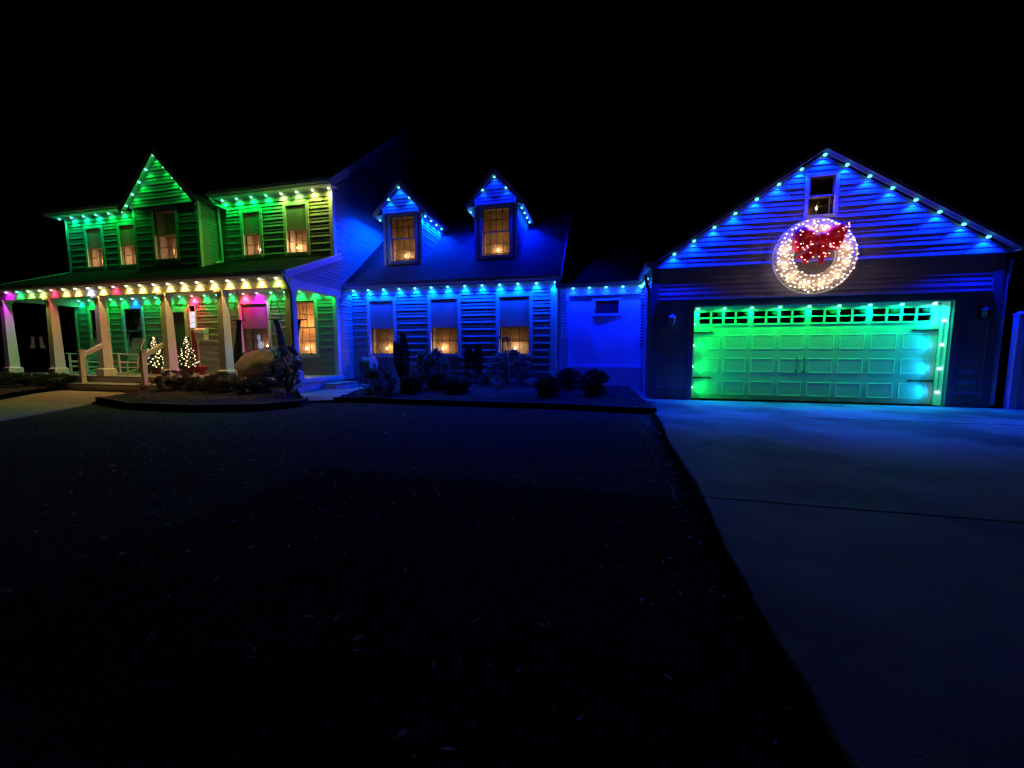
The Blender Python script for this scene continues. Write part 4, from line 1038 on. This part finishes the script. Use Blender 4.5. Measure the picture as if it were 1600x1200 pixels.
column(-5.42, 9.75, bedz(9.75), 1.38, .12, 'tall narrow dark conifer between the left wing windows', [(0, 1, -.06), (-.13, .82, -.16)])
column(-3.40, 9.9, bedz(9.9), 1.05, .14, 'shorter narrow dark conifer between the right wing windows', [(-.1, .9, -.05), (.1, 1, .05)])
# weeping tree
wt = thing('weeping_tree', (-2.62, 10.15, bedz(10.15)), 'bare little weeping tree in front of the right wing window', 'tree')
z0 = bedz(10.15); m = MB().tube([(-2.62, 10.15, z0 - .05), (-2.63, 10.15, z0 + .7), (-2.61, 10.15, z0 + 1.22)], .024, 6, .016)
obj('trunk', m, 'bark', wt); m = MB(); lf = MB()
for k in range(24):
    a = random.uniform(0, 6.283); r = random.uniform(.16, .36); dp = random.uniform(.3, .75); pts = []
    for q in range(7):
        u = q / 6; pts.append((-2.61 + r * math.cos(a) * math.sin(u * 1.6), 10.15 + r * math.sin(a) * math.sin(u * 1.6), z0 + 1.2 + .14 * math.sin(u * 3.0) - dp * u ** 2.2))
    m.tube(pts, .007, 4, .003)
obj('branches', m, 'bark', wt)['kind'] = 'stuff'
# porch bed
shrub('rose_bush', -7.15, 7.30, .12, .36, 1.05, 1100, .08, .055, 'leaf', 'tall leafy rose bush at the porch corner', 'rose bush', stems=12, shell=.35)
for (x, y, r_, h_, mt, lab) in ((-10.55, 7.25, .40, .48, 'leaf_dry', 'dry brown clump beside the porch steps'), (-9.75, 7.35, .34, .34, 'leaf_dry', 'low brown shrub second from the porch steps'), (-9.0, 7.3, .48, .44, 'leaf_dry', 'broad grey-brown mound in the middle of the porch bed'),
                                (-8.0, 7.25, .42, .36, 'dark_shrub', 'dark low mound left of the rose bush'), (-15.2, 7.4, .42, .34, 'dark_shrub', 'dark mound just left of the porch steps'), (-16.3, 7.35, .5, .36, 'dark_shrub', 'dark mound second left of the porch steps'), (-17.6, 7.3, .55, .36, 'dark_shrub', 'dark mound at the left end of the porch')):
    shrub('mound_shrub', x, y, .08, r_, h_, 1500, .085, .02, mt, lab, shell=.6, stems=8, core=True)
tw = thing('twig_shrub', (-11.35, 7.1, .0), 'bare reddish twiggy shrub in front of the porch steps', 'shrub', 'shrubs in the flower beds'); m = MB()
for k in range(26):
    a = random.uniform(0, 6.283); r = random.uniform(.05, .34); h_ = random.uniform(.25, .55)
    m.tube([(-11.35, 7.1, -.02), (-11.35 + r * .5 * math.cos(a), 7.1 + r * .5 * math.sin(a), h_ * .6), (-11.35 + r * math.cos(a), 7.1 + r * math.sin(a), h_)], .006, 4, .002)
obj('twigs', m, 'pot', tw)['kind'] = 'stuff'
shrub('brown_shrub', 8.35, 10.2, 0, .5, 2.25, 700, .12, .05, 'leaf_dry', 'brown leafy shrub showing above the white fence', stems=9)
# hose reel
hr = thing('hose_reel', (-7.0, 10.35, .03), 'hose reel with green hose at the left end of the wing', 'hose reel')
hx, hy, hzz = -7.0, 10.3, .70
obj('hose_coil', MB().lathe([(.11, -.15), (.20, -.15), (.215, -.10), (.20, -.05), (.215, 0), (.20, .05), (.215, .10), (.20, .15), (.11, .15)], (hx, hy, hzz), 20, 'x'), 'hose', hr)
for sg in (-1, 1): obj('reel_flange', MB().lathe([(.03, -.012), (.225, -.012), (.24, 0), (.225, .012), (.03, .012)], (hx + sg * .175, hy, hzz), 20, 'x'), 'reel' if sg < 0 else 'lantern', hr)
obj('crank', MB().tube([(hx + .18, hy, hzz), (hx + .24, hy, hzz), (hx + .25, hy - .12, hzz + .02), (hx + .33, hy - .12, hzz + .02)], .012, 6), 'reel', hr)
for sg in (-1, 1):
    for dy_ in (-.18, .18): obj('leg', MB().beam((hx + sg * .21, hy + dy_, .03), (hx + sg * .21, hy, hzz), .03, .03), 'reel', hr)
obj('loose_hose', MB().tube([(hx + .05, hy - .21, hzz - .05), (hx + .15, hy - .24, hzz - .3), (hx + .2, hy - .22, .2), (hx + .12, hy - .2, .05)], .014, 6), 'hose', hr)

# ================================================================= LAWN DETAIL
m = MB()
def in_lawn(x, y):
    if x > .63 + .06 * y: return False
    if y > 6.9 + .0 * x and x > -5.8: return False
    if y > 5.15 and -10.9 < x <= -5.8: return False
    if x < -8.4 and y > 1.2 and x < -9.0 - .0 * y: return False
    return y < 7.0
k = 0
while k < 70000:
    if random.random() < .12: y = random.uniform(.8, 7); x = .60 + .06 * y - abs(random.gauss(0, .05))
    elif random.random() < .45: x, y = random.uniform(-2.6, 1.1), random.uniform(.7, 3.0)
    else: x, y = random.uniform(-10, 1.1), random.uniform(.7, 7.1)
    k += 1
    if not in_lawn(x, y): continue
    h_ = random.uniform(.018, .05); a = random.uniform(0, 6.283); w_ = .0022; lx_, ly_ = random.gauss(0, .018), random.gauss(0, .018)
    i = len(m.v); m.v += [(x - w_ * math.cos(a), y - w_ * math.sin(a), -.032), (x + w_ * math.cos(a), y + w_ * math.sin(a), -.032), (x + lx_, y + ly_, -.03 + h_)]; m.f.append((i, i + 1, i + 2))
tag(obj('grass', m, 'grass'), 'short dark grass of the front lawn', 'grass', None, 'stuff')
m = MB(); k = 0
while k < 420:
    x, y = random.uniform(-5.5, 1.05), random.uniform(.8, 6.8) if random.random() < .4 else random.uniform(.8, 3.2)
    if random.random() < .18: y = random.uniform(1.5, 6.5); x = .5 + .06 * y - abs(random.gauss(0, .15))
    if not in_lawn(x, y): continue
    k += 1
    m.leaf((x, y, random.uniform(-.012, .014)), random.uniform(.015, .07), random.uniform(.006, .02), (random.gauss(0, 1), random.gauss(0, 1), random.uniform(0, .5)))
tag(obj('fallen_leaves', m, 'dead_leaf'), 'scattered dead leaves and grass stems on the dark lawn', 'fallen leaves', None, 'stuff')
tag(obj('pale_twig', MB().tube([(.60, 2.82, -.01), (.585, 2.95, .012), (.60, 3.05, .02), (.63, 3.10, .015), (.66, 3.08, .0)], .005, 5, .003), 'dead_leaf'), 'pale curved twig on the lawn beside the driveway', 'twig')

# ================================================================= FAR LEFT SHED
sh = thing('garden_shed', (-25.7, 13, 0), 'dark shed far left with two faintly lit windows', 'shed')
obj('wall', MB().prism([(-27.3, 0), (-24.1, 0), (-24.1, 2.3), (-25.7, 3.2), (-27.3, 2.3)], 'y', 12.02, 14.6), 'shed', sh)
obj('roof', MB().quad((-27.5, 11.9, 2.25), (-25.7, 11.9, 3.27), (-25.7, 14.8, 3.27), (-27.5, 14.8, 2.25)).quad((-25.7, 11.9, 3.27), (-23.9, 11.9, 2.25), (-23.9, 14.8, 2.25), (-25.7, 14.8, 3.27)), 'shed', sh)
for x, sg in ((-26.02, -1), (-25.38, 1)):
    w_ = obj('window', MB().box(x - .24, x + .24, 11.985, 12.019, 1.20, 1.25).box(x - .24, x + .24, 11.985, 12.019, 1.80, 1.85), 'shed', sh)
    obj('curtain', MB().prism([(x - sg * .12, 1.25), (x + sg * .22, 1.25), (x + sg * .10, 1.42), (x + sg * .02, 1.66), (x + sg * .06, 1.78), (x - sg * .12, 1.78)], 'y', 11.995, 12.018), 'dim_window', w_)
